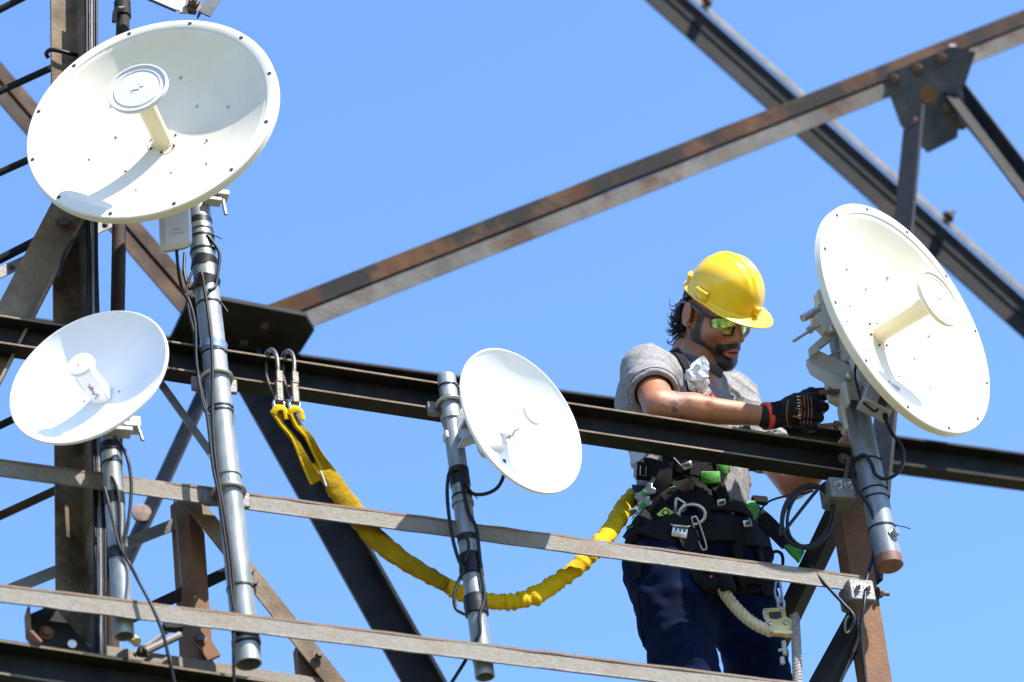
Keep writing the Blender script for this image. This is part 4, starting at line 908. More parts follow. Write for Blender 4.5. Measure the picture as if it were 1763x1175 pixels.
def on_glove(px, py):
    q = ray_hit(gl, px, py); return q if q else (J(px, py, .03), TN)
for dxp in (0, 6, 12, 18):
    st = []
    for t in np.linspace(0, 1, 14): q = on_glove(1380+dxp*1.0-4*abs(t-.5), 681+dxp*.1+t*48); st.append(q[0]+q[1]*.0004)
    MB().tube(st, .0011, 5).build('stitch_line', 'orange', glove)
st = []
for t in np.linspace(0, 1, 14): q = on_glove(1357-3*math.sin(t*3), 690+t*44); st.append(q[0]+q[1]*.0004)
MB().tube(st, .0014, 5).build('stitch_line', 'orange', glove)
tri = [on_glove(x, y) for x, y in ((1364, 718), (1371, 701), (1376, 719))]; MB().plate([q[0]+q[1]*.002 for q in tri], tri[1][1], .002).build('logo_mark', 'orange', glove)
wr = MB()
for i, yy in enumerate(np.linspace(684, 720, 8)):
    q = on_glove(1374+i*.35, yy); e1 = unit(np.cross(q[1], UP)); wr.rbox(q[0]+q[1]*.0008, e1, UP, q[1], .0035, .0013 if i % 3 else .0022, .0008, .0003)
wr.build('lettering', 'paleprint', glove)
cuf = MB(); c0, c1 = J(1316, 717, .058), J(1324, 716.5, .058); cuf.lathe((c0+c1)/2, unit(c1-c0), [(.0300, -.008), (.0365, -.0075), (.0375, 0), (.0365, .0075), (.0300, .008)], 28); cuf.build('cuff_trim', 'red', glove, 60)
vs = [on_glove(x, 704+.1*(x-1330)) for x in (1328, 1334, 1340, 1346)]; MB().ribbon([q[0]+q[1]*.002 for q in vs], [q[1] for q in vs], .040, .003).build('wrist_strap', 'black', glove)

# ------------------------------------------------------------------ hard hat (lifts off: a thing of its own)
hat = thing('hard_hat', 'glossy yellow hard hat on the worker’s head'.replace('’', "'"), 'hard hat', HH, None, (hF, hL_, hU_))
hs = .93
sh = Field(); lo3, hi3 = np.array([-.19, -.15, -.05]), np.array([.215, .15, .19])
def dome(X, Y, Z, g=0.0):
    rx, ry, rz = .118-g, .100-g, .130-g; p = (np.sqrt((np.abs(X)/rx)**2.15+(np.abs(Y)/ry)**2.15+(np.abs(Z)/rz)**2.3+1e-9)-1)
    return p*.115
def outer(X, Y, Z):
    d = dome(X, Y, Z)
    tz = np.clip((Z-.055)/.05, 0, 1); tz = tz*tz*(3-2*tz)
    w = .8-.3*np.clip(X/.13, -1, 1)                       # the three ridges narrow towards the front
    for y0, wd, hh in ((0, .015, .0065), (.034, .010, .0045), (-.034, .010, .0045)):
        yy = Y-y0*(1.0-.25*np.clip(X/.13, -1, 1)); d = d-hh*np.exp(-(yy/wd)**2)*tz*np.exp(-((X+.015)/.10)**4)
    for y0 in (.018, -.018): yy = Y-y0*(1.0-.25*np.clip(X/.13, -1, 1)); d = d+.0055*np.exp(-(yy/.006)**2)*tz*np.exp(-((X+.0)/.10)**4)
    return d
sh.fn(outer, lo3, hi3, 'u')
def brim_c(X, Y):
    rr = np.sqrt((X/.118)**2+(Y/.100)**2)-1; return rr*.108, -.003-.24*np.clip(rr*.108, 0, 1)-.03*np.clip(X/.131, 0, 1)**2*0
def brim(X, Y, Z):
    fr = np.clip(X/np.sqrt(X*X+Y*Y+1e-9), -1, 1); ext = .013+.036*np.clip((fr-.1)/.9, 0, 1)**1.3+.004*np.clip(-fr, 0, 1)
    rr, zc = brim_c(X, Y); return np.maximum(np.abs(Z-zc)-.0030, rr-ext)
sh.fn(brim, lo3, hi3, 'u', .008)
sh.fn(lambda X, Y, Z: dome(X, Y, Z, .012), lo3, hi3, 's', .001)
sh.fn(lambda X, Y, Z: (lambda q: q[1]-.0034-Z+0*X)(brim_c(X, Y)), lo3, hi3, 'i', .001)
V, F_ = sh.mesh(lo3, hi3, .0026)
shell = fobj('shell', V*hs, F_, 'helmet', hat, local=True, relax=6)
def lug(a, zc, wdt, name='accessory_lug'):
    x, y = .118*math.cos(a), .100*math.sin(a); n = unit([x/.118**2, y/.100**2, 0]); t = np.array([-n[1], n[0], 0]); c = np.array([x, y, zc])+n*.003
    b = MB(); b.rbox(c*hs, t, n, np.array([0, 0, 1.0]), wdt, .006, .012, .003); o = b.build(name, 'helmet', hat, 60, True)
    b = MB(); b.rbox((c+np.array([0, 0, .013])+n*.004)*hs, t, n, np.array([0, 0, 1.0]), wdt*1.12, .0055, .0042, .002); b.build('lug_lip', 'helmet', o, 60, True)
for a, wd in ((math.radians(-92), .020), (math.radians(92), .020), (math.radians(-152), .017), (math.radians(152), .017), (math.radians(4), .010), (math.radians(180), .013)): lug(a, .012, wd)
sus = MB(); sus.tube([np.array([math.cos(t)*.104-.004, math.sin(t)*.083, -.022-.010*math.cos(t)])*hs for t in np.linspace(math.radians(75), math.radians(285), 40)], .014, 8, flat=(.18, 1.0), ref=np.array([0, 0, 1.0]) if False else None)
sus.v = []; sus.f = []
PN = [(np.array([math.cos(t)*.1035-.004, math.sin(t)*.0865, -.020+.006*math.cos(t)])*hs, np.array([math.cos(t), math.sin(t), 0])) for t in np.linspace(math.radians(80), math.radians(280), 40)]
sus.ribbon([p for p, n in PN], [n for p, n in PN], .030, .003); sus.build('headband', 'suspension', hat, 60, True)

# ------------------------------------------------------------------ sunglasses
sg = thing('sunglasses', 'wraparound sunglasses with green mirrored lenses on the worker’s face'.replace('’', "'"), 'sunglasses', hw((.09, 0, .01)))
def lens_grid(s_):
    n_, m_ = 14, 9; V = []; F_ = []
    for i in range(n_):
        for j in range(m_):
            u = i/(n_-1); v = j/(m_-1)*2-1; y = .006+.058*u; x = .1015-.020*(u**2.0)-.014*u
            top = .021-.003*u; bot = -.023*math.sin(math.pi*min(1, .18+.78*u))**.6-.001; bot = bot if u < .9 else bot
            shrink = (1-max(0, (u-.72)/.28)**2*.55); zc = (top+bot)/2; hh = (top-bot)/2*shrink
            V.append(hw((x+.003*(1-v*v), s_*y, -.001+zc+v*hh)))
    for i in range(n_-1):
        for j in range(m_-1): F_.append((i*m_+j, i*m_+m_+j, i*m_+m_+j+1, i*m_+j+1))
    return V, F_, n_, m_
for s_ in (-1, 1):
    V, F_, n_, m_ = lens_grid(s_); k0 = len(V); V2 = V+[p-HF*.002 for p in V]; F2 = F_+[tuple(i+k0 for i in reversed(q)) for q in F_]
    ln = mesh_obj('lens', V2, F2, 'lens', sg, 80)
    loop = [V[j] for j in range(m_)]+[V[i*m_+m_-1] for i in range(1, n_)]+[V[(n_-1)*m_+j] for j in range(m_-2, -1, -1)]+[V[i*m_] for i in range(n_-2, -1, -1)]
    MB().tube(loop, .0019, 6, cap=False).build('lens_rim', 'frame', ln, 60)
    MB().tube(smooth_path([hw((.072, s_*.064, .016)), hw((.045, s_*.0765, .020)), hw((.01, s_*.0815, .027)), hw((-.035, s_*.0815, .026)), hw((-.05, s_*.078, .010))], 6), [.0075]*8+[.0055]*12+[.0042]*5 if False else .0052, 8, flat=(.55, 1.25), ref=HL).build('temple_arm', 'frame', sg, 60)
MB().tube(smooth_path([hw((.1015, -.008, .018)), hw((.104, 0, .020)), hw((.1015, .008, .018))]), .0028, 8).build('bridge', 'frame', sg, 60)

# ------------------------------------------------------------------ safety harness
harness = thing('safety_harness', 'black safety harness with green pads and steel buckles round the worker’s waist'.replace('’', "'"), 'harness', J(1195, 960, PO))
def cloth_hit(px, py):
    a_, b_ = ray_hit(shirt, px, py, n=500), ray_hit(jn, px, py, n=500)
    c_ = [q for q in (a_, b_) if q]
    return min(c_, key=lambda q: depth_of(q[0])) if c_ else None
def strap_path(px, lift=.004, per=7):
    pp = smooth_path([np.array([x, y, 0.0]) for x, y in px], per); out = []
    for q in pp:
        h_ = cloth_hit(q[0], q[1])
        if h_: out.append((h_[0]+h_[1]*lift, h_[1]))
    for _ in range(3):
        P_ = [o[0] for o in out]; N_ = [o[1] for o in out]
        out = [(P_[i] if i in (0, len(P_)-1) else (P_[i-1]+2*P_[i]+P_[i+1])/4+N_[i]*.0006, unit(N_[max(i-1, 0)]+2*N_[i]+N_[min(i+1, len(N_)-1)])) for i in range(len(P_))]
    return out
def strap(px, wpx, m='black', name='strap', lift=.004, th=.004, parent=harness):
    o = strap_path(px, lift)
    if len(o) < 3: return None
    return MB().ribbon([p for p, n in o], [n for p, n in o], wpx/650, th).build(name, m, parent, 40)
belt = strap([(1072, 905), (1100, 912), (1150, 915), (1200, 912), (1250, 912), (1300, 920), (1330, 932)], 46, 'black', 'waist_belt', .007, .010)
strap([(1066, 842), (1090, 848), (1118, 858)], 36, 'black', 'hip_strap', .008)
for x in (1086, 1102): strap([(x-4, 838+(x-1086)*.2), (x, 850), (x+4, 862)], 3, 'greenprint', 'woven_mark', .012, .002)
strap([(1090, 842), (1095, 850), (1094, 858)], 4, 'greenprint', 'woven_mark', .012, .002)
strap([(1122, 856), (1140, 835), (1152, 805), (1158, 768)], 26, 'black', 'side_strap', .008); strap([(1134, 832), (1146, 812)], 3, 'greenprint', 'woven_mark', .013, .002); strap([(1140, 838), (1154, 815)], 3, 'greenprint', 'woven_mark', .013, .002)
strap([(1128, 868), (1150, 893), (1172, 918), (1190, 950)], 34, 'black', 'thigh_strap', .011)
strap([(1092, 880), (1096, 910), (1090, 940)], 30, 'black', 'hip_pad', .010); strap([(1090, 890), (1098, 896), (1104, 893)], 3, 'greenprint', 'woven_mark', .017, .002); strap([(1088, 908), (1092, 916), (1098, 914)], 3, 'greenprint', 'woven_mark', .017, .002); strap([(1082, 925), (1090, 930)], 3, 'greenprint', 'woven_mark', .017, .002)
strap([(1160, 606), (1178, 632), (1190, 672), (1192, 720), (1185, 775)], 20, 'black', 'shoulder_strap', .005)
strap([(1268, 690), (1288, 740), (1294, 800), (1302, 862)], 13, 'black', 'shoulder_strap', .005)
strap([(1150, 772), (1180, 782), (1215, 800), (1250, 802)], 30, 'black', 'chest_strap', .008); strap([(1165, 800), (1190, 812), (1222, 818)], 26, 'black', 'chest_pouch', .012, .012)
strap([(1240, 990), (1280, 1012), (1335, 1002)], 26, 'black', 'leg_strap', .006); strap([(1190, 1000), (1225, 985), (1250, 985)], 22, 'black', 'leg_strap', .008)
def pad(px, lift, hx, hy, hz, m, name, ang=0.0, parent=harness, b=.002):
    q = cloth_hit(*px); P_, n_ = q if q else (J(px[0], px[1], PO-.12), unit(-FW)); n_ = unit(n_-FW*.9); e1 = unit(RT-n_*(RT@n_)); e2 = np.cross(n_, e1)
    u1 = e1*math.cos(ang)+e2*math.sin(ang); u2 = -e1*math.sin(ang)+e2*math.cos(ang)
    return MB().rbox(P_+n_*lift, u1, u2, n_, hx, hy, hz, b).build(name, m, parent, 40), P_+n_*lift, u1, u2, n_
pad((1219, 826), .022, .026, .016, .008, 'green', 'green_pad', .05); pad((1241, 808), .018, .015, .020, .008, 'green', 'green_pad', -.1)
o, P_, u1, u2, n_ = pad((1113, 811), .014, .020, .024, .008, 'black', 'strap_buckle', -.05)
fr = MB(); fr.tube([P_+n_*.009+u1*a+u2*b for a, b in ((-.008, .014), (-.008, -.010), (.008, -.010), (.008, .014))], .0012, 6); fr.build('buckle_wire', 'chrome', o)
def buckle(px, ang, hx, hy, lift, name='steel_buckle', holes=0):
    q = cloth_hit(*px); P_, n_ = q; n_ = unit(n_-FW*.9); e1 = unit(RT-n_*(RT@n_)); e2 = np.cross(n_, e1); u1 = e1*math.cos(ang)+e2*math.sin(ang); u2 = -e1*math.sin(ang)+e2*math.cos(ang); P_ = P_+n_*lift
    pr = [(-1, .55), (-.75, 1), (-.35, .62), (.35, .62), (.75, 1), (1, .55), (.80, 0), (1, -.55), (.75, -1), (.35, -.62), (-.35, -.62), (-.75, -1), (-1, -.55), (-.80, 0)]
    b = MB().plate([P_+u1*a*hx+u2*c*hy for a, c in pr], n_, .006).build(name, 'chrome', harness, 30)
    MB().tube([P_+u1*a*hx*.97+u2*c*hy*.97+n_*.002 for a, c in pr+pr[:1]], .0026, 6, cap=False).build('buckle_rim', 'chrome', b, 60)
    MB().lathe(P_+n_*.003, n_, [(.009, 0), (.009, .004), (.005, .006)], 16).build('button', 'greenprint' if not holes else 'hole', b)
    return b
buckle((1122, 856), .55, .030, .017, .034); buckle((1120, 877), .55, .028, .014, .036)
o, P_, u1, u2, n_ = pad((1146, 893), .019, .016, .018, .002, 'lime', 'label_patch', -.75)
MB().lathe(P_+n_*.002, n_, [(.010, 0), (.010, .0012)], 20).build('patch_ring', 'black', o); MB().lathe(P_+n_*.0032, n_, [(.006, 0), (.006, .0008)], 20).build('patch_disc', 'lime', o)
o, P_, u1, u2, n_ = pad((1167, 921), .024, .020, .014, .003, 'chrome', 'adjuster_plate', -.15)
for a in (-.011, 0, .011): MB().lathe(P_+n_*.003+u1*a+u2*.004, n_, [(.0035, 0), (.0035, .001)], 10).build('hole', 'hole', o)
MB().tube([P_+u1*-.024+u2*.016, P_+u1*-.02+u2*.012+n_*.006, P_+u1*.018+u2*.016+n_*.006, P_+u1*.024+u2*.022], .003, 8).build('adjuster_bar', 'chrome', o)
strap([(1112, 800), (1140, 812), (1175, 838), (1215, 848), (1246, 846)], 30, 'black', 'belly_strap', .009)
strap([(1178, 776), (1196, 800), (1204, 850), (1214, 900)], 22, 'black', 'front_strap', .014)
strap([(1140, 846), (1170, 862), (1206, 868), (1240, 872), (1280, 882), (1316, 900)], 30, 'black', 'waist_webbing', .010, .006)
strap([(1228, 792), (1238, 830), (1232, 872)], 16, 'black', 'front_strap', .016)
strap([(1108, 935), (1104, 965), (1100, 1000)], 16, 'black', 'leg_strap', .008); strap([(1085, 940), (1084, 985)], 12, 'black', 'tool_loop', .012)
strap([(1300, 940), (1308, 985), (1322, 1030)], 26, 'black', 'leg_strap', .010); strap([(1260, 935), (1262, 975), (1270, 1005)], 18, 'black', 'gear_pouch', .014, .02)
for x, y, an in ((1182, 806, .3), (1278, 905, .2), (1232, 862, .1), (1090, 880, .4)):
    o_, P__, a1, a2, a3 = pad((x, y), .026, .013, .009, .003, 'chrome', 'slide_buckle', an); MB().rbox(P__+a3*.002, a1, a2, a3, .008, .0045, .002, .0008).build('buckle_slot', 'hole', o_)
for x, y, an in ((1160, 842, .2), (1206, 826, 1.2), (1100, 900, .9), (1262, 868, .2)):
    pad((x, y), .024, .009, .003, .002, 'green', 'woven_mark', an)
for x0, y0, x1, y1 in ((1150, 778, 1182, 812), (1196, 782, 1236, 792), (1288, 760, 1300, 835)):
    w0, w1 = cloth_hit(x0, y0), cloth_hit(x1, y1)
    if w0 and w1: MB().tube(smooth_path([w0[0]-FW*.022, (w0[0]+w1[0])/2-FW*.034, w1[0]-FW*.022], 5), .0014, 6).build('elastic_cord', 'suspension', harness)
# d-ring and carabiner
q = cloth_hit(1190, 885); P_, n_ = q; P_ = P_-FW*.035; e1, e2 = RT, UP
dr = MB(); dr.tube([P_+e1*.034*math.cos(t)+e2*.026*math.sin(t) for t in np.linspace(0, 2*math.pi, 33)], .005, 10, cap=False); dr.tube([P_+e1*-.040+e2*.042, P_+e1*-.018+e2*.030, P_+e1*-.032+e2*.006, P_+e1*-.044+e2*.002, P_+e1*-.040+e2*.042], .0042, 8)
ring = dr.build('d_ring', 'chrome', harness, 60)
carab = thing('carabiner', 'slim steel carabiner hanging from the harness ring', 'carabiner', P_+e1*.02-e2*.1)
A_ = P_+e1*.006-e2*.012-FW*.006; B_ = A_+e1*.024-e2*.072
w_ = unit(B_-A_); s_ = unit(np.cross(w_, FW))
cb = MB(); cL = np.linalg.norm(B_-A_)+.014; cM = (A_+B_)/2
cb.tube([cM+w_*math.cos(t)*cL/2*(1 if abs(math.cos(t)) > .0 else 1)+s_*math.copysign(abs(math.sin(t))**.35, math.sin(t))*.0085 for t in np.linspace(0, 2*math.pi, 41)], .0030, 8, cap=False); cb.build('carabiner_body', 'chrome', carab, 60)
MB().tube([A_+w_*.028-s_*.0085, A_+w_*.056-s_*.0085], .0062, 10).build('gate_sleeve', 'hook', carab, 60)
# loose strap end flying out on the right
pts = [J(1288, 874, PO-.02), J(1312, 892, PO-.03), J(1340, 920, PO-.04), J(1360, 940, PO-.05)]; pp = smooth_path(pts, 6)
MB().ribbon(pp, [unit(TN+ZZ*.25)]*len(pp), .056, .005).build('loose_strap', 'black', harness)
for pq, nm in (((1286, 866), (1303, 888)), ((1362, 938), (1380, 958))) and ((((1284, 866), (1304, 890)), 'strap_end'), (((1360, 937), (1379, 960)), 'strap_end')):
    pp = smooth_path([J(*pq[0], PO-.045), J((pq[0][0]+pq[1][0])/2+2, (pq[0][1]+pq[1][1])/2, PO-.06), J(*pq[1], PO-.05)], 4); MB().ribbon(pp, [unit(TN+ZZ*.25)]*len(pp), .050, .007).build(nm, 'green', harness)
MB().lathe(J(1348, 918, PO-.055), TN, [(.008, 0), (.008, .004), (.004, .006)], 12).build('rivet', 'rust', harness)
MB().rbox(J(1308, 862, PO-.03), TT, ZZ, TN, .022, .012, .008, .003).build('strap_buckle', 'black', harness)
strap([(1250, 1004), (1300, 1008), (1338, 998)], 8, 'black', 'gear_loop', .014, .006)

# crumpled bag clipped at the chest
bagc = cloth_hit(1197, 655)[0]-FW*.02; bg_ = thing('plastic_bag', 'crumpled clear plastic bag clipped on the worker’s chest'.replace('’', "'"), 'bag', bagc-ZZ*.05)
rgb_ = np.random.default_rng(21); bv = []; bf_ = []; nu, nv = 16, 11
for i in range(nv):
    th_ = math.pi*i/(nv-1)
    for j in range(nu):
        ph = 2*math.pi*j/nu; r_ = 1+.42*rgb_.normal()*(0.15 < i/(nv-1) < .95)*.75; tw = max(0, math.cos(th_))**2
        bv.append(bagc+RT*(math.sin(th_)*math.cos(ph)*.032*r_+.020*tw)+FW*(math.sin(th_)*math.sin(ph)*.024*r_)+UP*(math.cos(th_)*(.036+.022*tw)*(1+.1*rgb_.normal())))
for i in range(nv-1):
    for j in range(nu):
        q = (i*nu+j, i*nu+(j+1) % nu, i*nu+nu+(j+1) % nu, i*nu+nu+j); bf_ += [(q[0], q[1], q[2]), (q[0], q[2], q[3])]
mesh_obj('bag_film', bv, bf_, 'clear', bg_, 0)
rb_ = MB()
for i in range(5): p0 = bagc+RT*(.004+.007*i)-UP*(.036+.003*(i % 2))-FW*.012; rb_.tube(smooth_path([p0, p0+RT*.006-UP*.010-FW*.004, p0+RT*.012+UP*.004]), .0036, 6)
rb_.build('red_tag', 'red', bg_)
MB().tube(smooth_path([bagc+RT*.012-UP*.046-FW*.016, bagc+RT*.026-UP*.036-FW*.018, bagc+RT*.034-UP*.044-FW*.014]), .003, 6).build('white_tag', 'paleprint', bg_)
q = cloth_hit(1105, 782); 
if q:
    n_ = unit(q[1]-FW); pl_ = [cloth_hit(x, y) for x, y in ((1087, 783), (1102, 765), (1128, 764), (1112, 790), (1092, 801))]
    if all(pl_): MB().plate([p[0]+n_*.012 for p in pl_], n_, .003).build('paper_tag', 'suspension', harness)

# ------------------------------------------------------------------ yellow twin lanyard hooked on the channel beam
lan = thing('shock_absorbing_lanyard', 'yellow twin-leg lanyard sagging from the beam hooks to the worker’s belt'.replace('’', "'"), 'lanyard', on(900, 1040, .12))
for k_, (hx, hy, sx, sy, ex, ey) in enumerate(((468, 606, 480, 700, 546, 830), (497, 608, 507, 702, 570, 818))):
    C1 = [on(hx-10, hy+18, .06), on(hx-9, hy+3, .05), on(hx+1, hy-3, .02), on(hx+9, hy+12, .0), on(sx-1, hy+45, -.004), on(sx, sy-12, -.004)]
    hb_ = MB(); hb_.tube(smooth_path(C1, 6), .0058, 10); o = hb_.build('snap_hook', 'hook', lan, 60)
    g_ = MB(); g_.rbox(on(sx+1, hy+44, -.010), TT, TN, ZZ, .0085, .007, .018, .002); g_.rbox(on(sx+1, hy+68, -.008), TT, TN, ZZ, .0095, .0075, .034, .003); g_.build('hook_gate', 'hook', o, 40)
    MB().tube(smooth_path([on(hx-10, hy+18, .06), on(hx-8, hy+45, .02), on(sx-9, hy+72, -.0), on(sx-4, sy-14, -.002)], 5), .0034, 8).build('hook_spine', 'boltdark', o, 60)
    ey_ = MB(); ey_.tube([on(sx, sy-4, -.004)+(TT*math.cos(t)+ZZ*math.sin(t))*.013 for t in np.linspace(0, 2*math.pi, 17)], .0045, 8, cap=False); ey_.rbox(on(sx, sy-12, -.004), TT, TN, ZZ, .011, .008, .008, .002); ey_.build('swivel_eye', 'chrome', o, 60)
    S = [on(sx-4, sy+8, -.004), on(sx+4, sy+30, .0), on((sx*.62+ex*.38), (sy*.62+ey*.38)+6, .01), on((sx*.3+ex*.7), (sy*.3+ey*.7)+4, .03), on(ex, ey, .05)]
    pp = smooth_path(S, 8); n_ = len(pp); nn = [unit(TN*math.cos(.7*math.sin(i*.16+k_))+TT*math.sin(.7*math.sin(i*.16+k_))) for i in range(n_)]
    rb_ = MB()
    b_ = [unit(np.cross(unit(pp[min(i+1, n_-1)]-pp[max(i-1, 0)]), nn[i])) for i in range(n_)]
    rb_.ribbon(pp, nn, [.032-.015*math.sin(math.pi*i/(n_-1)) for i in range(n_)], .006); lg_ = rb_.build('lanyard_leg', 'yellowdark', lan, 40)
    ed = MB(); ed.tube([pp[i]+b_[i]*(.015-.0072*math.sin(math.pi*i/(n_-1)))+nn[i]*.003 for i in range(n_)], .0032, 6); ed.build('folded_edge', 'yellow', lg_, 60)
    MB().tube(smooth_path([on(sx-10, sy+12, -.01), on(sx-2, sy+2, -.016), on(sx+10, sy+6, -.012), on(sx+14, sy+22, -.004)], 5), .010, 8, flat=(.5, 1)).build('stitched_loop', 'yellow', lg_, 60)
MB().tube([on(552, 812, .035), on(562, 838, .035)], .0052, 8, flat=(1, .5)).build('stitch_tag', 'suspension', lan)
def sleeve(pxs, r0, m, name, ruff, seed, n_=14, flat=(1, .72), cnt=14, rfn=None):
    pp = smooth_path(pxs, cnt); L = len(pp); rg = np.random.default_rng(seed); V = []; x = None; nz = np.convolve(rg.normal(size=L+4), [.25, .5, .25], 'same'); ph_ = np.cumsum(.9+.9*rg.random(L))
    for i in range(L):
        T = unit(pp[min(i+1, L-1)]-pp[max(i-1, 0)]); x = unit(TN-T*(TN@T)); y = np.cross(T, x); t = i/(L-1); rb = r0 if rfn is None else r0*rfn(t)
        for j in range(n_):
            a = 2*math.pi*j/n_; rr = rb*(1+ruff*((.45+.5*nz[(i*3) % L])*math.sin(ph_[i]+1.1*math.sin(a+i*.37))+.75*nz[i]+.35*math.sin(a*2+ph_[i]*.6)+.10*rg.normal()))
            V.append(pp[i]+x*math.cos(a)*rr*flat[1]+y*math.sin(a)*rr*flat[0])
    F_ = [(i*n_+j, i*n_+(j+1) % n_, i*n_+n_+(j+1) % n_, i*n_+n_+j) for i in range(L-1) for j in range(n_)]+[tuple(range(n_-1, -1, -1)), tuple(range((L-1)*n_, L*n_))]
    return mesh_obj(name, V, F_, m, lan, 60)
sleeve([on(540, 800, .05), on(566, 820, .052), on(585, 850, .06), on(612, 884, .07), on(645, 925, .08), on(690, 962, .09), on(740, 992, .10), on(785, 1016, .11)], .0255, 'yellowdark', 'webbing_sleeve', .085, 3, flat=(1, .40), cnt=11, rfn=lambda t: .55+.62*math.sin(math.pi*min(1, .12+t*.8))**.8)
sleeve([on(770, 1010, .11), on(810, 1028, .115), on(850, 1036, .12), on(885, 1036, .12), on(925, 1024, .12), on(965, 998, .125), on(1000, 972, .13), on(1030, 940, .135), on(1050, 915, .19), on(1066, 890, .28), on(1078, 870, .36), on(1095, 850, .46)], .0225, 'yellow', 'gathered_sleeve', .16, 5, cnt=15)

# ------------------------------------------------------------------ rope, rope grab and rope lanyard at the hip
def rope(mb, pts, r, strands=3, pitch=.028, n=8):
    pp = smooth_path(pts, 18); L = len(pp); s_ = 0; acc = [0]
    for i in range(1, L): s_ += np.linalg.norm(pp[i]-pp[i-1]); acc.append(s_)
    tot = s_; N = max(12, int(tot/pitch*9)); arr = np.array(pp); ss = np.linspace(0, tot, N); C_ = np.stack([np.interp(ss, acc, arr[:, k]) for k in range(3)], 1)
    for k in range(strands):
        q = []
        for i in range(N):
            T = unit(C_[min(i+1, N-1)]-C_[max(i-1, 0)]); x, y = perp(T); a = 2*math.pi*(ss[i]/pitch+k/strands); q.append(C_[i]+(x*math.cos(a)+y*math.sin(a))*r*.5)
        mb.tube(q, r*.56, n)
    return mb
ro = MB(); rope(ro, [J(1368, 1060, .16), J(1371, 1110, .15), J(1374, 1200, .15), J(1376, 1330, .15)], .0125)
tag(ro.build('hanging_rope', 'rope', None, 60), 'thick grey twisted rope hanging at the worker’s hip'.replace('’', "'"), 'rope')
rl = thing('rope_lanyard', 'dirty cream rope lanyard from black sleeve to the rope grab', 'lanyard', J(1290, 1090, .2))
r2 = MB(); rope(r2, [J(1236, 1000, .19), J(1250, 1025, .17), J(1275, 1055, .165), J(1300, 1075, .165), J(1328, 1088, .165)], .0155, 3, .04); r2.build('twisted_rope', 'ropelight', rl, 60)
MB().tube(smooth_path([J(1200, 985, .20), J(1208, 1004, .185), J(1222, 1012, .18), J(1232, 1000, .18)], 5), [.012]*6+[.020]*6+[.024]*4, 12).build('rope_sleeve', 'black', rl, 60)
MB().tube(smooth_path([J(1212, 982, .18), J(1232, 985, .17), J(1248, 1002, .165), J(1254, 1020, .165)], 5), [.010]*3+[.017]*4+[.023]*5+[.021]*4, 12).build('rope_sleeve', 'black', rl, 60)
for x, y in ((1213, 978), (1232, 978), (1224, 994)): MB().lathe(J(x, y, .155), TN, [(.004, 0), (.003, .004)], 8).build('red_stitch', 'red', rl)
rgb = thing('rope_grab', 'yellow zinc rope grab clamped beside the grey rope', 'rope grab', J(1340, 1100, .16))
pl = [J(x, y, .158) for x, y in ((1314, 1050), (1350, 1048), (1352, 1064), (1366, 1070), (1366, 1086), (1328, 1090), (1322, 1072), (1316, 1062))]
bd = MB().plate(pl, TN, .012).build('body', 'brass', rgb)
MB().plate([J(x, y, .150) for x, y in ((1324, 1055), (1342, 1054), (1346, 1063), (1336, 1066), (1326, 1064))], TN, .004).build('window', 'hole', bd)
for x, y in ((1318, 1054), (1346, 1054), (1325, 1074), (1352, 1073)): MB().lathe(J(x, y, .151), TN, [(.0052, 0), (.0052, .005), (.003, .006)], 12).build('rivet', 'bolt', bd)
MB().rbox(J(1348, 1091, .158), TT, ZZ, TN, .030, .006, .010, .002).build('handle', 'brass', rgb)
ey = MB(); ey.tube([J(1344, 1038, .158)+(TT*.55*math.cos(t)+ZZ*math.sin(t))*.016 for t in np.linspace(0, 2*math.pi, 19)], .0042, 8, cap=False); ey.build('eye', 'chrome', rgb, 60)
sn = MB(); sn.tube(smooth_path([J(1340, 988, .17), J(1344, 1010, .165), J(1346, 1030, .16), J(1340, 1036, .158), J(1334, 1020, .162), J(1337, 995, .17)], 5), .0036, 8); sn.build('snap_link', 'chrome', rgb, 60)
bb = MB(); bb.tube([J(1349, 1105, .17), J(1352, 1128, .17)], .006, 8); bb.tube([J(1341, 1120, .17), J(1352, 1118, .17)], .004, 8); bb.rbox(J(1347, 1138, .17), TT, ZZ, TN, .005, .010, .005, .001); bb.build('lock_pin', 'bracket', rgb)
lp = MB(); lp.tube(smooth_path([J(1322, 962, .26), J(1334, 950, .25), J(1346, 955, .24), J(1347, 975, .23), J(1336, 990, .22), J(1320, 988, .22)], 5), .0046, 8); lp.build('gear_ring', 'black', harness, 60)

# ------------------------------------------------------------------ steel clamps on the right post
def block_clamp(px, py, off, label):
    C = on(px, py, off); o = thing('beam_clamp', label, 'clamp', C-ZZ*.04, 'beam clamps on the right post')
    c_ = MB(); c_.rbox(C+TN*.01, TT, ZZ, TN, .034, .030, .010, .003); c_.rbox(C-TT*.030-TN*.02, TT, ZZ, TN, .005, .028, .03, .002); c_.rbox(C-TN*.02-ZZ*.026, TT, ZZ, TN, .03, .005, .03, .002); b_ = c_.build('jaw', 'clampsteel', o, 30)
    for dx_ in (-.012, .016): MB().hexbolt(C+TN*.02+TT*dx_+ZZ*.004, TN, .008, .010, .008).build('bolt', 'bolt', b_)
block_clamp(1446, 846, .02, 'steel clamp block where the coiled cable meets the right post')
block_clamp(1480, 1022, .03, 'steel clamp block at the right end of the pale rail')
tb_ = MB(); tb_.tube([on(1462, 790, .02), on(1452, 842, .005)], .006, 10); tb_.build('clamp_rod', 'boltdark', tower)
cp = thing('rail_clamp', 'small steel clamp with rod behind the short pipe', 'clamp', on(280, 1100, .08))
c_ = MB(); c_.tube([on(232, 1128, .08), on(300, 1078, .1)], .006, 8); c_.tube([on(250, 1122, .06), on(310, 1094, .08)], .0095, 10); c_.build('rod', 'galv', cp)
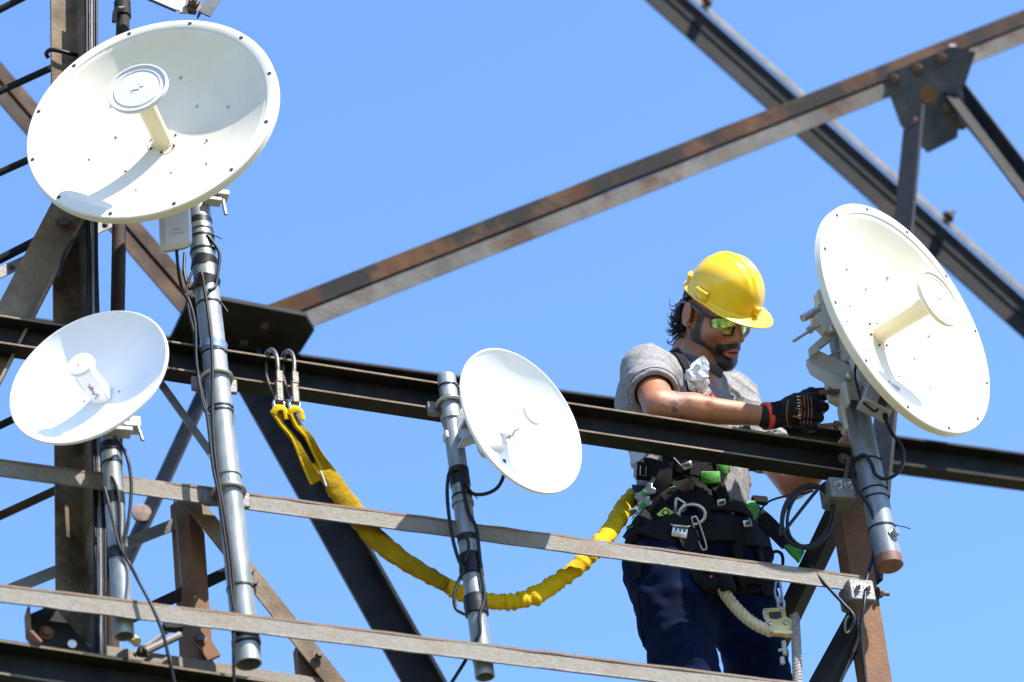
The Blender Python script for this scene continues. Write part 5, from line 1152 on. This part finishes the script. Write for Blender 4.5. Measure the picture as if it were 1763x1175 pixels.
c_ = MB(); c_.rbox(on(293, 1080, .09), TT, ZZ, TN, .018, .010, .012, .003); c_.rbox(on(308, 1074, .09), TT, ZZ, TN, .010, .018, .010, .003); c_.rbox(on(246, 1122, .07), TT, ZZ, TN, .012, .012, .01, .003); c_.build('jaw', 'dark', cp)
c_ = MB(); c_.tube([on(222, 1096, .10), on(236, 1106, .08)], .012, 8); c_.build('spacer', 'brass', cp)

# ------------------------------------------------------------------ cables
def cable(pxs, r, label, m='cable', n=8, name='cable'):
    pts = [on(*p) if len(p) == 3 else on(*p, -.03) for p in pxs]
    o = MB().tube(smooth_path(pts, 8), r, n).build(name, m, None, 60); return tag(o, label, 'cable')
f1 = -.036
cable([(303, 418, -.085), (306, 455, -.07), (309, 480, -.05), (316, 505, -.03), (326, 520, f1), (336, 560, f1), (338, 620, f1), (344, 660, f1), (357, 720, f1), (366, 800, f1), (376, 850, f1), (385, 910, f1), (392, 960, f1), (398, 1020, f1), (404, 1060, f1), (402, 1110, f1), (403, 1190, -.01)], .0042, 'black cable from the upper left radio box down the tall pipe')
cable([(318, 436, .0), (317, 470, -.01), (328, 498, -.02), (345, 470, f1), (352, 500, f1), (358, 540, f1), (364, 590, f1), (366, 640, f1), (366, 720, f1), (372, 800, f1), (384, 870, f1), (395, 940, f1), (402, 1010, f1), (404, 1075, f1)], .0042, 'black cable taped along the front of the tall left pipe')
cable([(356, 405, -.03), (372, 425, -.03), (378, 440, -.03), (376, 462, -.03), (371, 492, -.03), (360, 500, f1)], .0042, 'short black cable bowing out right of the tall pipe top')
cable([(330, 470, -.02), (321, 500, -.02), (326, 540, -.02), (335, 580, -.02), (340, 640, f1), (350, 700, f1), (360, 715, f1)], .0036, 'thin black cable along the left side of the tall pipe')
cable([(197, 752, -.06), (213, 775, -.03), (222, 800, -.03), (226, 840, -.03), (222, 890, -.03), (215, 930, -.028), (212, 952, -.03), (225, 975, -.03), (238, 1000, -.06), (262, 1045, -.075), (280, 1090, -.075), (290, 1130, -.07), (297, 1160, -.06), (306, 1200, -.05)], .0042, 'black cable looping off the short pipe and down to the left')
cable([(178, 822, .02), (192, 822, -.02), (202, 842, -.03), (206, 880, -.03), (207, 920, -.03), (212, 950, -.03)], .0038, 'short black cable arching over the short pipe')
cable([(180, 840, -.02), (188, 870, -.028), (196, 905, -.028), (204, 935, -.03), (214, 958, -.03)], .0036, 'thin black cable crossing the short pipe')
cable([(868, 792, -.09), (868, 815, -.08), (858, 838, -.06), (838, 850, -.04), (814, 850, -.025), (800, 830, -.03), (793, 812, -.03)], .0046, 'black cable hanging from the middle dish to its pipe')
cable([(790, 808, -.028), (775, 812, -.02), (770, 840, -.02), (772, 880, -.02), (780, 930, -.02), (790, 965, -.02), (798, 980, -.026), (790, 1000, -.02), (782, 1025, -.02), (785, 1048, -.02), (800, 1058, -.026)], .0046, 'black cable loop along the left side of the middle pipe')
cable([(793, 815, -.028), (798, 845, -.03), (806, 880, -.03), (820, 910, -.03), (825, 950, -.03), (829, 990, -.03), (834, 1030, -.028), (826, 1060, -.03), (826, 1090, -.03), (815, 1110, -.02), (800, 1140, .0), (775, 1180, .02), (760, 1210, .03)], .0046, 'black cable down the right side of the middle pipe')
cable([(786, 925, -.028), (797, 920, -.03), (806, 932, -.03), (806, 950, -.03), (800, 968, -.03)], .0040, 'small black cable loop on the middle pipe')
cable([(1524, 722, -.10), (1535, 745, -.09), (1553, 770, -.08), (1555, 795, -.07), (1545, 815, -.06), (1525, 825, -.05), (1508, 818, -.045), (1500, 798, -.042), (1488, 784, -.04), (1472, 790, -.02)], .0048, 'black cable drooping from the right radio box to its pipe')
cable([(1480, 600, -.075), (1472, 640, -.075), (1476, 665, -.08), (1484, 690, -.10), (1505, 708, -.12), (1512, 704, -.125)], .0034, 'thin black cable behind the right dish')
cable([(1468, 785, -.01), (1470, 830, -.02), (1500, 880, -.02), (1507, 930, .0), (1500, 970, .02), (1492, 1000, .02), (1488, 1040, .0), (1482, 1080, .01), (1484, 1110, .02), (1492, 1190, .03)], .0046, 'black cable falling along the rust-brown post')
cable([(1396, 975, .05), (1420, 1005, .04), (1452, 1040, .03), (1470, 1062, .02), (1464, 1085, .03), (1455, 1090, .03), (1456, 1068, .03), (1470, 1060, .03), (1478, 1092, .04), (1466, 1130, .05), (1440, 1190, .06)], .0046, 'black cable knotted below the lower clamp block')
coil = []
for i in range(60):
    t = i/60*2*math.pi*3; rx, ry = 42+4*math.sin(t*.37), 52+3*math.cos(t*.3); coil.append((1392+rx*math.cos(t+2.2)+7*(i/60-.5), 890+ry*math.sin(t+2.2)-10*math.cos(t+2.2), .04-.012*math.sin(i*.3)))
cable([(1440, 838, .02), (1415, 836, .03)]+coil[2:], .0046, 'black cable coiled beside the right clamp block')
cable([(1300, 900, PO-.14), (1318, 868, PO-.14), (1350, 855, .06), (1385, 850, .05), (1400, 845, .04)], .003, 'thin black cord from the harness to the coil')
for i in range(5):
    x0, x1 = 147+i*4.2, 160+i*4.4
    cable([(x0+2, -30, .085), (x0+2.5, 200, .085), (x0+4+rng.normal(), 420, .08), (x0+6+rng.normal(), 560, .08), (x1+1, 800, .095), (x1+3+rng.normal(), 960, .095), (x1+4, 1150, .095)], .0030 if i % 2 else .0042, ['outermost', 'second', 'middle', 'fourth', 'innermost'][4-i]+' cable of the bundle running down the left tower leg, counted from the right', 'galv' if i == 2 else 'cable', 6)['group'] = 'cable bundle on the left tower leg'
cable([(150, 388, .10), (128, 410, .07), (110, 440, .05), (100, 480, .05)], .004, 'short black wire under the upper left dish rim')
for i_ in range(1):
    cable([(83, 100, .17), (80, 92, .16), (90, 86, .14), (118, 92, .14), (135, 96, .16)], .006, 'black hook-shaped loop round the left tower leg')
